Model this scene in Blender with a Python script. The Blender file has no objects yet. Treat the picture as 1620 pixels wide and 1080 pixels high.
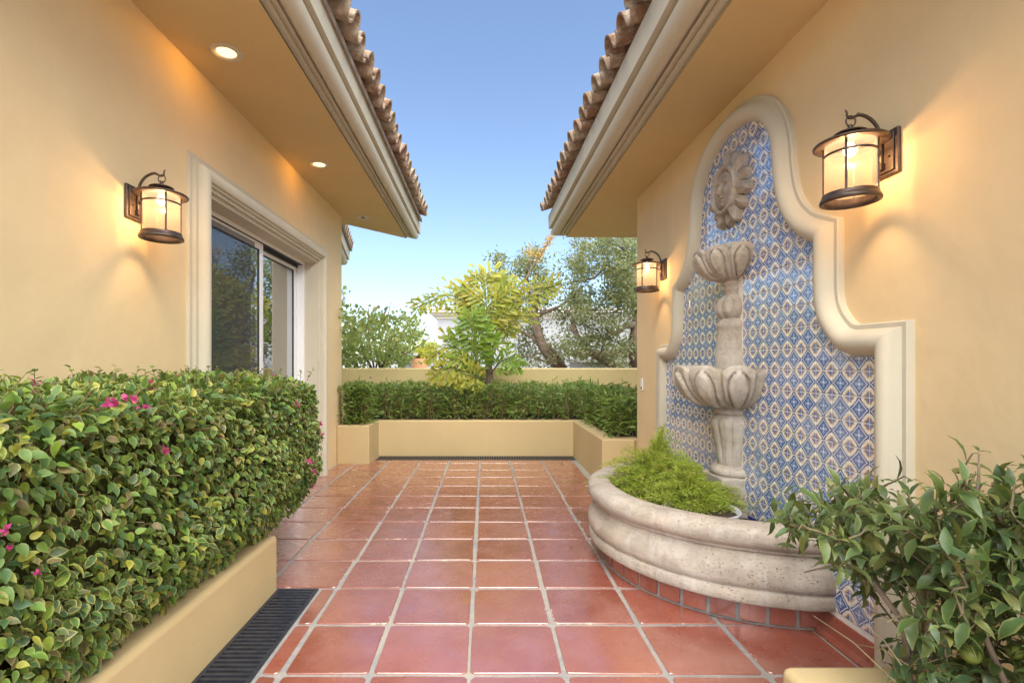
import bpy, bmesh, math, random
import numpy as np
from mathutils import Vector, Matrix, Euler, noise as mnoise

R = math.radians
random.seed(7)
RNG = np.random.default_rng(11)
S = bpy.context.scene
COL = S.collection

# ------------------------------------------------------------------ camera
FPX, VX, VY, CAMZ = 788.0, 767.0, 576.0, 1.3          # focal length and horizon point in photo pixels
cd = bpy.data.cameras.new('camera'); cam = bpy.data.objects.new('camera', cd); COL.objects.link(cam)
cam.location = (0, 0, CAMZ); cam.rotation_euler = (R(90), 0, 0)
cd.sensor_width = 36.0; cd.lens = FPX / 1620 * 36
cd.shift_x = (810 - VX) / 1620; cd.shift_y = (VY - 540) / 1620
cd.clip_start = 0.05; cd.clip_end = 2000
S.camera = cam

# ------------------------------------------------------------------ sky, sun, exposure
SUN_EL, SUN_AZ = 54.0, 171.0        # azimuth clockwise from +Y: behind the camera
w = bpy.data.worlds.new('World'); S.world = w; w.use_nodes = True
nt = w.node_tree; nt.nodes.clear()
sk = nt.nodes.new('ShaderNodeTexSky'); sk.sky_type = 'NISHITA'; sk.sun_disc = False
sk.sun_elevation = R(SUN_EL); sk.sun_rotation = R(SUN_AZ)
sk.altitude = 50; sk.air_density = 1.0; sk.dust_density = 1.4; sk.ozone_density = 2.0
bg = nt.nodes.new('ShaderNodeBackground'); bg.inputs['Strength'].default_value = 0.081
wo = nt.nodes.new('ShaderNodeOutputWorld')
nt.links.new(sk.outputs[0], bg.inputs[0]); nt.links.new(bg.outputs[0], wo.inputs[0])
sl = bpy.data.lights.new('sun', 'SUN'); sun = bpy.data.objects.new('sun', sl); COL.objects.link(sun)
sl.energy = 3.2; sl.angle = R(88); sl.color = (1.0, 0.95, 0.85)
_e, _a = R(SUN_EL), R(SUN_AZ)
to_sun = Vector((math.sin(_a) * math.cos(_e), math.cos(_a) * math.cos(_e), math.sin(_e)))
sun.rotation_euler = to_sun.to_track_quat('Z', 'Y').to_euler()
S.view_settings.view_transform = 'Standard'; S.view_settings.look = 'None'
S.view_settings.gamma = 1.0; S.view_settings.use_curve_mapping = False
S.view_settings.exposure = 1.78

# ------------------------------------------------------------------ node helpers
def newmat(name):
    m = bpy.data.materials.new(name); m.use_nodes = True
    n = m.node_tree; b = n.nodes['Principled BSDF']
    return m, n, b
def sock(n, x, inp):
    if isinstance(x, (int, float)): inp.default_value = x
    elif isinstance(x, tuple): inp.default_value = x if len(x) == len(inp.default_value) else tuple(x) + (1.0,)
    else: n.links.new(x, inp)
def mth(n, op, a, b=None, clamp=False):
    k = n.nodes.new('ShaderNodeMath'); k.operation = op; k.use_clamp = clamp
    sock(n, a, k.inputs[0])
    if b is not None: sock(n, b, k.inputs[1])
    return k.outputs[0]
def mix(n, fac, a, b, mode='MIX'):
    k = n.nodes.new('ShaderNodeMix'); k.data_type = 'RGBA'; k.blend_type = mode
    sock(n, fac, k.inputs[0]); sock(n, a, k.inputs[6]); sock(n, b, k.inputs[7])
    return k.outputs[2]
def pos(n): return n.nodes.new('ShaderNodeNewGeometry').outputs['Position']
def scaled(n, vec, s):
    k = n.nodes.new('ShaderNodeVectorMath'); k.operation = 'MULTIPLY'
    n.links.new(vec, k.inputs[0]); k.inputs[1].default_value = s
    return k.outputs[0]
def nz(n, scale, detail=4, rough=.55, vec=None, dist=0):
    k = n.nodes.new('ShaderNodeTexNoise'); k.inputs['Scale'].default_value = scale
    k.inputs['Detail'].default_value = detail; k.inputs['Roughness'].default_value = rough
    k.inputs['Distortion'].default_value = dist
    n.links.new(vec if vec is not None else pos(n), k.inputs['Vector'])
    return k.outputs['Fac']
def ramp(n, fac, stops, interp='LINEAR'):
    k = n.nodes.new('ShaderNodeValToRGB'); cr = k.color_ramp; cr.interpolation = interp
    while len(cr.elements) < len(stops): cr.elements.new(0.5)
    for e, (p, c) in zip(cr.elements, stops):
        e.position = p; e.color = (tuple(c) + (1,)) if not isinstance(c, (int, float)) else (c, c, c, 1)
    sock(n, fac, k.inputs[0])
    return k.outputs[0]
def bump(n, b, h, strength, dist):
    k = n.nodes.new('ShaderNodeBump'); k.inputs['Strength'].default_value = strength
    k.inputs['Distance'].default_value = dist
    n.links.new(h, k.inputs['Height']); n.links.new(k.outputs[0], b.inputs['Normal'])
    return k
def maprange(n, x, a, b, c=0.0, d=1.0):
    k = n.nodes.new('ShaderNodeMapRange'); sock(n, x, k.inputs[0])
    for i, v in enumerate((a, b, c, d)): k.inputs[i + 1].default_value = v
    return k.outputs[0]
def randfac(n):
    """per leaf / per tile random: the object's random plus the mesh island's random"""
    o = n.nodes.new('ShaderNodeObjectInfo').outputs['Random']
    g = n.nodes.new('ShaderNodeNewGeometry').outputs['Random Per Island']
    return mth(n, 'FRACT', mth(n, 'ADD', o, g))

# ------------------------------------------------------------------ materials
def plain(name, col, rough=.6, metal=0.0, spec=.5, var=0.0, scale=8):
    m, n, b = newmat(name)
    b.inputs['Roughness'].default_value = rough; b.inputs['Metallic'].default_value = metal
    b.inputs['Specular IOR Level'].default_value = spec
    if var:
        f = nz(n, scale, 5)
        c2 = tuple(c * (1 - var) for c in col); c3 = tuple(min(1, c * (1 + var)) for c in col)
        n.links.new(ramp(n, f, [(.3, c2), (.7, c3)]), b.inputs['Base Color'])
    else: b.inputs['Base Color'].default_value = tuple(col) + (1,)
    return m
def stucco(name, col, fine=.25, und=.35):
    m, n, b = newmat(name)
    big = nz(n, 1.1, 5, .6); mid = nz(n, 6, 5, .6)
    c = mix(n, maprange(n, big, .3, .7), tuple(x * .93 for x in col), tuple(min(1, x * 1.06) for x in col))
    c = mix(n, maprange(n, mid, .35, .75, 0, .35), c, tuple((x * .94, x * .93, x * .90)[i] for i, x in enumerate(col)))
    scr = nz(n, 3.0, 8, .7, scaled(n, pos(n), (1, 1, .35)), 1.2)
    c = mix(n, maprange(n, scr, .62, .74, 0, .28), c, tuple(x * .72 for x in col))
    n.links.new(c, b.inputs['Base Color'])
    b.inputs['Roughness'].default_value = .82; b.inputs['Specular IOR Level'].default_value = .25
    h = mth(n, 'ADD', mth(n, 'MULTIPLY', nz(n, 3.5, 4, .5), und * 2.2), mth(n, 'MULTIPLY', nz(n, 70, 6, .7), fine * .16))
    h = mth(n, 'ADD', h, mth(n, 'MULTIPLY', nz(n, 16, 4, .6), .18))
    bump(n, b, h, .75, .012)
    return m
M = {}
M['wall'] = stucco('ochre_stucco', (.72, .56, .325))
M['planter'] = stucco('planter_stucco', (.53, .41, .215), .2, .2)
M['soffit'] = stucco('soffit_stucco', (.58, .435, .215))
M['trim'] = stucco('greige_moulding', (.55, .505, .39), .2, .15)
M['garden_wall'] = stucco('garden_wall_stucco', (.66, .54, .27), .9, .3)
M['shaded_white_wall'] = stucco('shaded_white_render', (.37, .385, .40), .2, .1)  # white walls standing in shade: that shade is put into the grey colour
M['cornice_white'] = stucco('pale_cornice', (.62, .60, .56), .2, .1)
M['orange_wall'] = stucco('orange_render', (.62, .30, .16), .2, .1)

def roof_mat():
    m, n, b = newmat('roof_terracotta')
    r = randfac(n)
    c = ramp(n, r, [(0, (.20, .105, .058)), (.3, (.28, .165, .09)), (.6, (.24, .165, .10)), (.8, (.30, .215, .13)), (1, (.22, .115, .062))])
    l = maprange(n, nz(n, 14, 6, .65), .45, .68, 0, .8)
    c = mix(n, l, c, (.50, .43, .34)); c = mix(n, maprange(n, nz(n, 40, 4), .58, .68, 0, .7), c, (.10, .085, .07))
    n.links.new(c, b.inputs['Base Color']); b.inputs['Roughness'].default_value = .85
    bump(n, b, nz(n, 50, 5), .5, .004)
    return m
M['roof'] = roof_mat()
M['roof_bed'] = plain('roof_mortar', (.30, .24, .19), .9, var=.2)

def floor_mat(name='floor_terracotta', edge=True):
    m, n, b = newmat(name)
    r = randfac(n)
    c = ramp(n, r, [(0, (.23, .056, .033)), (.25, (.31, .092, .058)), (.5, (.265, .070, .043)), (.75, (.335, .112, .076)), (1, (.185, .042, .025))])
    cl = nz(n, 5, 6, .6); c = mix(n, maprange(n, cl, .35, .7, 0, .55), c, (.38, .15, .115))
    c = mix(n, maprange(n, nz(n, 11, 8, .75, None, .8), .60, .72, 0, .45), c, (.17, .045, .028))
    rough = maprange(n, nz(n, 7, 5, .6), .3, .75, .20, .42)
    if edge:
        uv = n.nodes.new('ShaderNodeUVMap').outputs[0]; sp = n.nodes.new('ShaderNodeSeparateXYZ'); n.links.new(uv, sp.inputs[0])
        ex = mth(n, 'MINIMUM', sp.outputs[0], mth(n, 'SUBTRACT', 1.0, sp.outputs[0]))
        ey = mth(n, 'MINIMUM', sp.outputs[1], mth(n, 'SUBTRACT', 1.0, sp.outputs[1]))
        e = mth(n, 'MINIMUM', ex, ey)
        chip = mth(n, 'MULTIPLY', mth(n, 'LESS_THAN', mth(n, 'ADD', e, mth(n, 'MULTIPLY', mth(n, 'SUBTRACT', nz(n, 26, 6, .7), .44), .22)), .012), mth(n, 'GREATER_THAN', nz(n, 2.2, 2), .60))
        c = mix(n, mth(n, 'MULTIPLY', chip, .8), c, (.58, .38, .27)); rough = mth(n, 'ADD', rough, mth(n, 'MULTIPLY', chip, .35))
        fl = mth(n, 'GREATER_THAN', nz(n, 9, 8, .75, None, .4), .80)
        c = mix(n, mth(n, 'MULTIPLY', fl, .55), c, (.55, .33, .23))
    n.links.new(c, b.inputs['Base Color']); n.links.new(rough, b.inputs['Roughness'])
    b.inputs['Specular IOR Level'].default_value = .6
    b.inputs['Coat Weight'].default_value = .9; b.inputs['Coat IOR'].default_value = 2.5; n.links.new(mth(n, 'ADD', rough, -.08), b.inputs['Coat Roughness'])
    h = nz(n, 4.2, 1, .4)
    bump(n, b, h, .36, .018)
    return m
M['floor'] = floor_mat()
M['riser'] = floor_mat('riser_terracotta', False)
M['riser'].node_tree.nodes['Principled BSDF'].inputs['Coat Weight'].default_value = .12
def grout_mat():
    m, n, b = newmat('grout')
    c = mix(n, maprange(n, nz(n, 1.3, 4, .6), .42, .62), (.33, .30, .265), (.235, .24, .25))
    c = mix(n, maprange(n, nz(n, 18, 6, .7), .45, .75, 0, .55), c, (.47, .425, .36))
    c = mix(n, maprange(n, nz(n, 60, 4, .7), .58, .70, 0, .5), c, (.20, .17, .15))
    n.links.new(c, b.inputs['Base Color']); b.inputs['Roughness'].default_value = .75
    bump(n, b, nz(n, 45, 5, .7), .7, .006)
    return m
M['grout'] = grout_mat()

def stone_mat(name='cantera_stone', pits=.8, tint=(.41, .355, .29)):
    m, n, b = newmat(name)
    p = pos(n); st = scaled(n, p, (1, 1, 3.2))
    c = ramp(n, nz(n, 5, 6, .6, st), [(.25, tuple(x * .72 for x in tint)), (.5, tint), (.75, tuple(min(1, x * 1.28) for x in tint))])
    c = mix(n, maprange(n, nz(n, 2.6, 5, .6), .45, .7, 0, .6), c, (.54, .50, .455))
    drip = nz(n, 7, 6, .65, scaled(n, p, (1, 1, .18)), .6)
    c = mix(n, maprange(n, drip, .52, .68, 0, .65), c, (.58, .545, .50))
    c = mix(n, maprange(n, nz(n, 4, 6, .7, scaled(n, p, (1, 1, .4))), .52, .72, 0, .65), c, (.25, .195, .15))
    c = mix(n, maprange(n, nz(n, 13, 8, .75), .50, .72, 0, .45), c, (.30, .26, .22))
    k = n.nodes.new('ShaderNodeTexVoronoi'); k.inputs['Scale'].default_value = 40; k.inputs['Randomness'].default_value = 1
    n.links.new(scaled(n, p, (1, 1, 2.8)), k.inputs['Vector'])
    gate = maprange(n, nz(n, 8, 4, .6), .36, .52)
    pit = mth(n, 'MULTIPLY', maprange(n, mth(n, 'ADD', k.outputs['Distance'], mth(n, 'MULTIPLY', nz(n, 60, 4, .7), .22)), .16, .34, 1, 0), gate)
    pit = mth(n, 'MULTIPLY', pit, pits)
    c = mix(n, mth(n, 'MULTIPLY', pit, .75), c, (.16, .12, .09))
    n.links.new(c, b.inputs['Base Color']); b.inputs['Roughness'].default_value = .88; b.inputs['Specular IOR Level'].default_value = .25
    h = mth(n, 'SUBTRACT', mth(n, 'ADD', mth(n, 'MULTIPLY', nz(n, 22, 7, .7), .5), mth(n, 'MULTIPLY', nz(n, 110, 4, .7), .15)), mth(n, 'MULTIPLY', pit, .9))
    bump(n, b, h, .8, .012)
    return m
M['stone'] = stone_mat()
M['warmstone'] = stone_mat('warm_cantera_stone', .7, (.43, .375, .295))
M['sunstone'] = stone_mat('carved_sun_stone', .4, (.36, .305, .235))

def talavera():
    m, n, b = newmat('painted_talavera_glaze')
    uv = n.nodes.new('ShaderNodeUVMap').outputs[0]; sp = n.nodes.new('ShaderNodeSeparateXYZ'); n.links.new(uv, sp.inputs[0])
    wob = mth(n, 'MULTIPLY', mth(n, 'SUBTRACT', nz(n, 45, 2), .5), .035)
    a = mth(n, 'ABSOLUTE', mth(n, 'ADD', mth(n, 'SUBTRACT', sp.outputs[0], .5), wob))
    c_ = mth(n, 'ABSOLUTE', mth(n, 'SUBTRACT', mth(n, 'SUBTRACT', sp.outputs[1], .5), wob))
    cx = mth(n, 'SUBTRACT', .5, a); cy = mth(n, 'SUBTRACT', .5, c_)
    def pn(x, y, p):
        return mth(n, 'POWER', mth(n, 'ADD', mth(n, 'POWER', mth(n, 'MAXIMUM', x, 0.0), p), mth(n, 'POWER', mth(n, 'MAXIMUM', y, 0.0), p)), 1.0 / p)
    # scalloped ring round the corner where four tiles meet
    ang = mth(n, 'ARCTAN2', cy, cx)
    lob = mth(n, 'MULTIPLY', mth(n, 'ABSOLUTE', mth(n, 'SINE', mth(n, 'MULTIPLY', ang, 4.0))), .045)
    mr = mth(n, 'SUBTRACT', pn(cx, cy, 1.2), lob)
    shade = nz(n, 130, 3, .6)
    r = randfac(n)
    navy = mix(n, mth(n, 'ADD', mth(n, 'MULTIPLY', r, .55), mth(n, 'MULTIPLY', shade, .45)), (.012, .034, .155), (.042, .105, .34))
    mid = mix(n, shade, (.030, .090, .31), (.12, .23, .48))
    cream = (.80, .78, .69)
    ochre = mix(n, mth(n, 'FRACT', mth(n, 'MULTIPLY', r, 7.3)), (.52, .27, .06), (.66, .42, .14))
    def band(x, lo, hi):
        return mth(n, 'MULTIPLY', mth(n, 'GREATER_THAN', x, lo), mth(n, 'LESS_THAN', x, hi))
    col = navy
    q = pn(a, c_, .92)                                      # star of the centre
    col = mix(n, mth(n, 'LESS_THAN', q, .40), col, mid)
    col = mix(n, band(q, .385, .445), col, (.68, .72, .78))
    th = mth(n, 'ARCTAN2', c_, a)
    pet = mth(n, 'MULTIPLY', mth(n, 'ABSOLUTE', mth(n, 'COSINE', mth(n, 'MULTIPLY', th, 2.0))), .24)
    rr = pn(a, c_, 2.0)
    dpet = mth(n, 'SUBTRACT', pet, rr)
    col = mix(n, mth(n, 'GREATER_THAN', dpet, .0), col, (.30, .40, .66))
    col = mix(n, band(dpet, -.018, .012), col, navy)
    col = mix(n, mth(n, 'LESS_THAN', rr, .055), col, (.72, .74, .74))
    q2 = pn(a, c_, .70)
    col = mix(n, band(q2, .62, .69), col, (.64, .69, .78))
    # corner ring, painted last
    col = mix(n, mth(n, 'LESS_THAN', mr, .435), col, (.03, .045, .17))
    col = mix(n, mth(n, 'LESS_THAN', mr, .41), col, cream)
    col = mix(n, mth(n, 'LESS_THAN', mr, .262), col, ochre)
    col = mix(n, mth(n, 'LESS_THAN', mr, .200), col, mix(n, shade, (.05, .08, .26), (.20, .26, .46)))
    # crackled, worn glaze
    col = mix(n, mth(n, 'MULTIPLY', mth(n, 'GREATER_THAN', nz(n, 300, 3, .7), .66), .35), col, cream)
    col = mix(n, mth(n, 'MULTIPLY', mth(n, 'POWER', mth(n, 'FRACT', mth(n, 'MULTIPLY', r, 3.7)), 2.0), .28), col, (.50, .55, .62))
    n.links.new(col, b.inputs['Base Color'])
    n.links.new(maprange(n, nz(n, 25, 4), .3, .7, .05, .16), b.inputs['Roughness'])
    b.inputs['Specular IOR Level'].default_value = .62
    b.inputs['Coat Weight'].default_value = .7; b.inputs['Coat IOR'].default_value = 1.65; b.inputs['Coat Roughness'].default_value = .05
    bump(n, b, nz(n, 18, 3), .35, .006)
    return m
M['talavera'] = talavera()
M['cobalt'] = plain('cobalt_glaze', (.012, .035, .20), .12, var=.25, scale=30)
M['tilegrout'] = plain('white_tile_grout', (.76, .745, .70), .8, var=.08, scale=40)
M['vinyl'] = plain('white_vinyl', (.78, .78, .77), .35)
M['vinyl_dark'] = plain('dark_gasket', (.02, .02, .022), .5)  # near-black strips round the panes and along the head track
M['bronze'] = plain('oil_rubbed_bronze', (.085, .058, .044), .40, .45, var=.35, scale=25)
M['grate'] = plain('dark_iron_grate', (.030, .034, .046), .38, .2, var=.35, scale=30)
M['pit'] = plain('drain_channel', (.012, .011, .010), .9)
M['soil'] = plain('potting_soil', (.045, .030, .020), .95, var=.5, scale=30)
M['pot'] = plain('grey_plastic_pot', (.46, .49, .50), .5, var=.12, scale=20)
M['white_plastic'] = plain('white_plastic', (.80, .79, .76), .4)
M['curtain'] = plain('brown_curtain', (.07, .048, .038), .9, var=.15)
M['room'] = plain('room_paint', (.12, .095, .075), .9)
M['bark'] = plain('grey_brown_bark', (.17, .125, .09), .9, var=.45, scale=12)
M['twig'] = plain('brown_twig', (.20, .125, .07), .85, var=.3, scale=30)
M['shrubtwig'] = plain('olive_brown_twig', (.12, .095, .045), .8, var=.35, scale=30)
M['greenstem'] = plain('green_stem', (.13, .16, .05), .7, var=.2, scale=20)
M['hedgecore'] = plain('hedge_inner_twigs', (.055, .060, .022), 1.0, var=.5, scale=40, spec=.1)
M['bell'] = plain('dark_bell', (.05, .05, .055), .5, .6)
def ground_mat():
    m, n, b = newmat('dry_ground'); c = ramp(n, nz(n, .6, 8, .6), [(.3, (.16, .13, .09)), (.7, (.30, .25, .18))])
    n.links.new(c, b.inputs['Base Color']); b.inputs['Roughness'].default_value = .95; return m
M['ground'] = ground_mat()

def leafmat(name, cols, edge=None, rough=.42, trans=.28, spec=.45):
    """cols: colour stops over the per-leaf random; edge: colour of the leaf margin"""
    m, n, b = newmat(name)
    c = ramp(n, randfac(n), [(i / (len(cols) - 1), k) for i, k in enumerate(cols)])
    c = mix(n, maprange(n, nz(n, 60, 3), .35, .7, 0, .3), c, tuple(x * .6 for x in cols[0]))
    at = n.nodes.new('ShaderNodeAttribute'); at.attribute_name = 'margin'
    if edge is not None:
        c = mix(n, mth(n, 'MULTIPLY', maprange(n, mth(n, 'ADD', at.outputs['Fac'], mth(n, 'MULTIPLY', mth(n, 'SUBTRACT', nz(n, 35, 3), .5), .9)), .55, 1.0), maprange(n, nz(n, 5, 2), .40, .62, .10, .85)), c, edge)
    n.links.new(c, b.inputs['Base Color']); b.inputs['Roughness'].default_value = rough
    b.inputs['Specular IOR Level'].default_value = spec
    t = n.nodes.new('ShaderNodeBsdfTranslucent'); n.links.new(mix(n, .35, c, (.35, .45, .05)), t.inputs[0])
    ms = n.nodes.new('ShaderNodeMixShader'); ms.inputs[0].default_value = trans
    n.links.new(b.outputs[0], ms.inputs[1]); n.links.new(t.outputs[0], ms.inputs[2])
    n.links.new(ms.outputs[0], n.nodes['Material Output'].inputs[0])
    return m
M['boug'] = leafmat('bougainvillea_leaf', [(.038, .095, .036), (.11, .22, .035), (.048, .11, .050), (.19, .31, .035), (.055, .125, .05), (.25, .36, .04), (.085, .17, .04), (.40, .38, .05), (.042, .105, .042), (.15, .27, .04), (.06, .13, .05), (.24, .17, .07), (.05, .115, .045)], (.50, .50, .16), .5)
M['bract'] = leafmat('magenta_bract', [(.36, .02, .16), (.46, .03, .20), (.52, .10, .16)], None, .6, .35)
M['stamen'] = plain('white_flower_centre', (.8, .78, .62), .6)
M['ruellia'] = leafmat('ruellia_leaf', [(.10, .17, .035), (.15, .24, .045), (.21, .31, .06), (.28, .37, .075), (.12, .20, .04), (.23, .33, .06)], None)
M['fernleaf'] = leafmat('asparagus_fern_leaf', [(.28, .42, .04), (.40, .54, .05), (.50, .58, .07), (.33, .48, .045), (.56, .50, .14), (.45, .54, .06), (.46, .36, .14), (.38, .52, .05)], None, .55, .45)
M['shrub'] = leafmat('shrub_leaf', [(.045, .092, .030), (.08, .13, .036), (.055, .10, .048), (.12, .16, .045), (.06, .11, .034), (.18, .185, .055), (.06, .105, .042)], (.20, .22, .07), .36, .22, .42)
M['palm'] = leafmat('fishtail_palm_leaf', [(.27, .34, .03), (.40, .42, .035), (.32, .40, .035), (.50, .42, .04), (.25, .35, .035), (.46, .38, .05)], (.60, .45, .07), .45, .42)
M['palmgreen'] = leafmat('young_fishtail_leaf', [(.15, .29, .03), (.21, .36, .035), (.27, .39, .04)], None, .45, .42)
M['olive'] = leafmat('olive_tree_leaf', [(.15, .18, .08), (.21, .24, .11), (.27, .29, .15), (.18, .22, .09), (.32, .31, .16), (.24, .23, .12)], None, .5, .42)
M['bush'] = leafmat('garden_bush_leaf', [(.27, .38, .11), (.36, .47, .15), (.43, .52, .19), (.30, .42, .12), (.52, .52, .19)], None, .5, .5)
M['blossom'] = leafmat('sunlit_blossom', [(.62, .38, .09), (.70, .46, .16), (.55, .34, .12)], None, .6, .35)  # yellow flowers; the golden sunlight on them is put into the colour

def glass_mat():
    m, n, b = newmat('door_glass'); n.nodes.remove(b)
    tr = n.nodes.new('ShaderNodeBsdfTransparent'); tr.inputs[0].default_value = (.62, .66, .68, 1)
    gl = n.nodes.new('ShaderNodeBsdfGlossy'); gl.inputs['Roughness'].default_value = .012; gl.inputs[0].default_value = (.95, .97, 1, 1)
    lw = n.nodes.new('ShaderNodeFresnel'); lw.inputs[0].default_value = 1.52
    f = mth(n, 'ADD', mth(n, 'MULTIPLY', lw.outputs[0], 1.6), .30, True)
    ms = n.nodes.new('ShaderNodeMixShader'); n.links.new(f, ms.inputs[0])
    n.links.new(tr.outputs[0], ms.inputs[1]); n.links.new(gl.outputs[0], ms.inputs[2])
    bp = n.nodes.new('ShaderNodeBump'); bp.inputs['Strength'].default_value = .05; bp.inputs['Distance'].default_value = .01
    n.links.new(nz(n, 3, 2), bp.inputs['Height']); n.links.new(bp.outputs[0], gl.inputs['Normal'])
    n.links.new(ms.outputs[0], n.nodes['Material Output'].inputs[0]); return m
M['glass'] = glass_mat()
def screen_mat():
    m, n, b = newmat('insect_screen_mesh'); n.nodes.remove(b)
    tr = n.nodes.new('ShaderNodeBsdfTransparent'); tr.inputs[0].default_value = (1, 1, 1, 1)
    d = n.nodes.new('ShaderNodeBsdfDiffuse'); d.inputs[0].default_value = (.10, .105, .11, 1)
    ms = n.nodes.new('ShaderNodeMixShader'); ms.inputs[0].default_value = .30
    n.links.new(tr.outputs[0], ms.inputs[1]); n.links.new(d.outputs[0], ms.inputs[2])
    n.links.new(ms.outputs[0], n.nodes['Material Output'].inputs[0]); return m
M['screen'] = screen_mat()
def lantern_glass():
    m, n, b = newmat('seeded_lantern_glass')
    b.inputs['Base Color'].default_value = (.13, .115, .10, 1); b.inputs['Roughness'].default_value = .12
    tc = n.nodes.new('ShaderNodeTexCoord').outputs['Object']
    g = n.nodes.new('ShaderNodeSeparateXYZ'); n.links.new(tc, g.inputs[0])
    seed = nz(n, 120, 3, .6, tc)
    up = maprange(n, g.outputs[2], -.16, .06, 0.0, 1.0)
    b.inputs['Emission Color'].default_value = (1.0, .68, .39, 1)
    em = mth(n, 'MULTIPLY', mth(n, 'ADD', .22, mth(n, 'MULTIPLY', mth(n, 'POWER', up, 5.0), .55)), maprange(n, seed, .3, .7, .8, 1.15))
    n.links.new(em, b.inputs['Emission Strength'])
    tr = n.nodes.new('ShaderNodeBsdfTransparent'); tr.inputs[0].default_value = (1, .93, .84, 1)
    ms = n.nodes.new('ShaderNodeMixShader'); ms.inputs[0].default_value = .27
    n.links.new(tr.outputs[0], ms.inputs[1]); n.links.new(b.outputs[0], ms.inputs[2])
    bump(n, b, seed, .3, .003)
    n.links.new(ms.outputs[0], n.nodes['Material Output'].inputs[0]); return m
M['lglass'] = lantern_glass()
def emis(name, col, s):
    m, n, b = newmat(name); b.inputs['Base Color'].default_value = tuple(col) + (1,)
    b.inputs['Emission Color'].default_value = tuple(col) + (1,); b.inputs['Emission Strength'].default_value = s; return m
M['bulb'] = emis('lit_bulb', (1, .74, .42), 3)
M['lens'] = emis('lit_downlight_lens', (1, .70, .36), .62)
M['dimlens'] = plain('unlit_downlight_lens', (.45, .40, .32), .3)

# ------------------------------------------------------------------ mesh helpers
def crisp(o, ang=32):
    o.data.polygons.foreach_set('use_smooth', [True] * len(o.data.polygons))
    e = o.modifiers.new('edges', 'EDGE_SPLIT'); e.split_angle = R(ang); return o
class MB:
    def __init__(s): s.v = []; s.f = []; s.sm = []; s.uv = {}
    def add(s, vs, fs, smooth=False):
        o = len(s.v); s.v += [tuple(p) for p in vs]
        for f in fs: s.f.append(tuple(i + o for i in f)); s.sm.append(smooth)
        return o
    def box(s, a, b, fn=None):
        (x0, y0, z0), (x1, y1, z1) = a, b
        p = [(x0, y0, z0), (x1, y0, z0), (x1, y1, z0), (x0, y1, z0), (x0, y0, z1), (x1, y0, z1), (x1, y1, z1), (x0, y1, z1)]
        if fn: p = [fn(*q) for q in p]
        s.add(p, [(0, 3, 2, 1), (4, 5, 6, 7), (0, 1, 5, 4), (1, 2, 6, 5), (2, 3, 7, 6), (3, 0, 4, 7)])
    def tube(s, pts, rad, n=8, cap=True):
        pts = [Vector(p) for p in pts]; k = len(pts)
        rad = rad if isinstance(rad, (list, tuple)) else [rad] * k
        up = Vector((0, 0, 1)); vs = []; prev = None
        for i, p in enumerate(pts):
            t = (pts[min(i + 1, k - 1)] - pts[max(i - 1, 0)]).normalized()
            if prev is None:
                a = t.cross(up); a = a if a.length > 1e-3 else t.cross(Vector((1, 0, 0)))
            else: a = prev - t * prev.dot(t)
            a.normalize(); b = t.cross(a); prev = a
            for j in range(n):
                g = 2 * math.pi * j / n
                vs.append(p + (a * math.cos(g) + b * math.sin(g)) * rad[i])
        fs = [(i * n + j, i * n + (j + 1) % n, (i + 1) * n + (j + 1) % n, (i + 1) * n + j) for i in range(k - 1) for j in range(n)]
        if cap: fs += [tuple(range(n - 1, -1, -1)), tuple((k - 1) * n + j for j in range(n))]
        s.add(vs, fs, True)
    def lathe(s, prof, n=32, a0=0.0, a1=2 * math.pi, fn=None, rmod=None, smooth=True):
        """prof: (r, z) list; fn maps (x, y, z) to world; rmod(angle, index, r, z) -> (r, z)"""
        full = abs(a1 - a0 - 2 * math.pi) < 1e-6; m = n if full else n + 1
        vs = []
        for j in range(m):
            g = a0 + (a1 - a0) * j / n
            for i, (r, z) in enumerate(prof):
                if rmod: r, z = rmod(g, i, r, z)
                p = (r * math.cos(g), r * math.sin(g), z); vs.append(fn(*p) if fn else p)
        k = len(prof); fs = []
        for j in range(n):
            j2 = (j + 1) % m
            for i in range(k - 1):
                fs.append((j * k + i, j2 * k + i, j2 * k + i + 1, j * k + i + 1))
        s.add(vs, fs, smooth)
    def build(s, name, mat, parent=None, bevel=0, auto=None):
        me = bpy.data.meshes.new(name); me.from_pydata(s.v, [], s.f)
        me.polygons.foreach_set('use_smooth', s.sm); me.update()
        if mat: me.materials.append(mat)
        o = link(name, me, parent)
        if bevel:
            md = o.modifiers.new('soft_edges', 'BEVEL'); md.width = bevel; md.segments = 3; md.limit_method = 'ANGLE'; md.angle_limit = R(40)
            me.polygons.foreach_set('use_smooth', [True] * len(me.polygons))
            wn = o.modifiers.new('normals', 'WEIGHTED_NORMAL'); wn.keep_sharp = False
        return o
WM = {}
def link(name, data, parent=None, loc=None, rot=None):
    o = bpy.data.objects.new(name, data); COL.objects.link(o)
    if parent is not None:
        o.parent = parent; o.matrix_parent_inverse = WM.get(parent, Matrix()).inverted()
    mtx = Matrix()
    if loc is not None:
        o.location = loc; mtx = Matrix.Translation(loc)
    if rot is not None:
        o.rotation_euler = rot; mtx = mtx @ Euler(rot).to_matrix().to_4x4()
    if loc is not None or rot is not None: WM[o] = mtx
    return o
def tag(o, label, cat, group=None, kind=None):
    o['label'] = label; o['category'] = cat
    if group: o['group'] = group
    if kind: o['kind'] = kind
    return o
def thing(name, label, cat, loc=(0, 0, 0), group=None):
    return tag(link(name, None, None, loc), label, cat, group)
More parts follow.
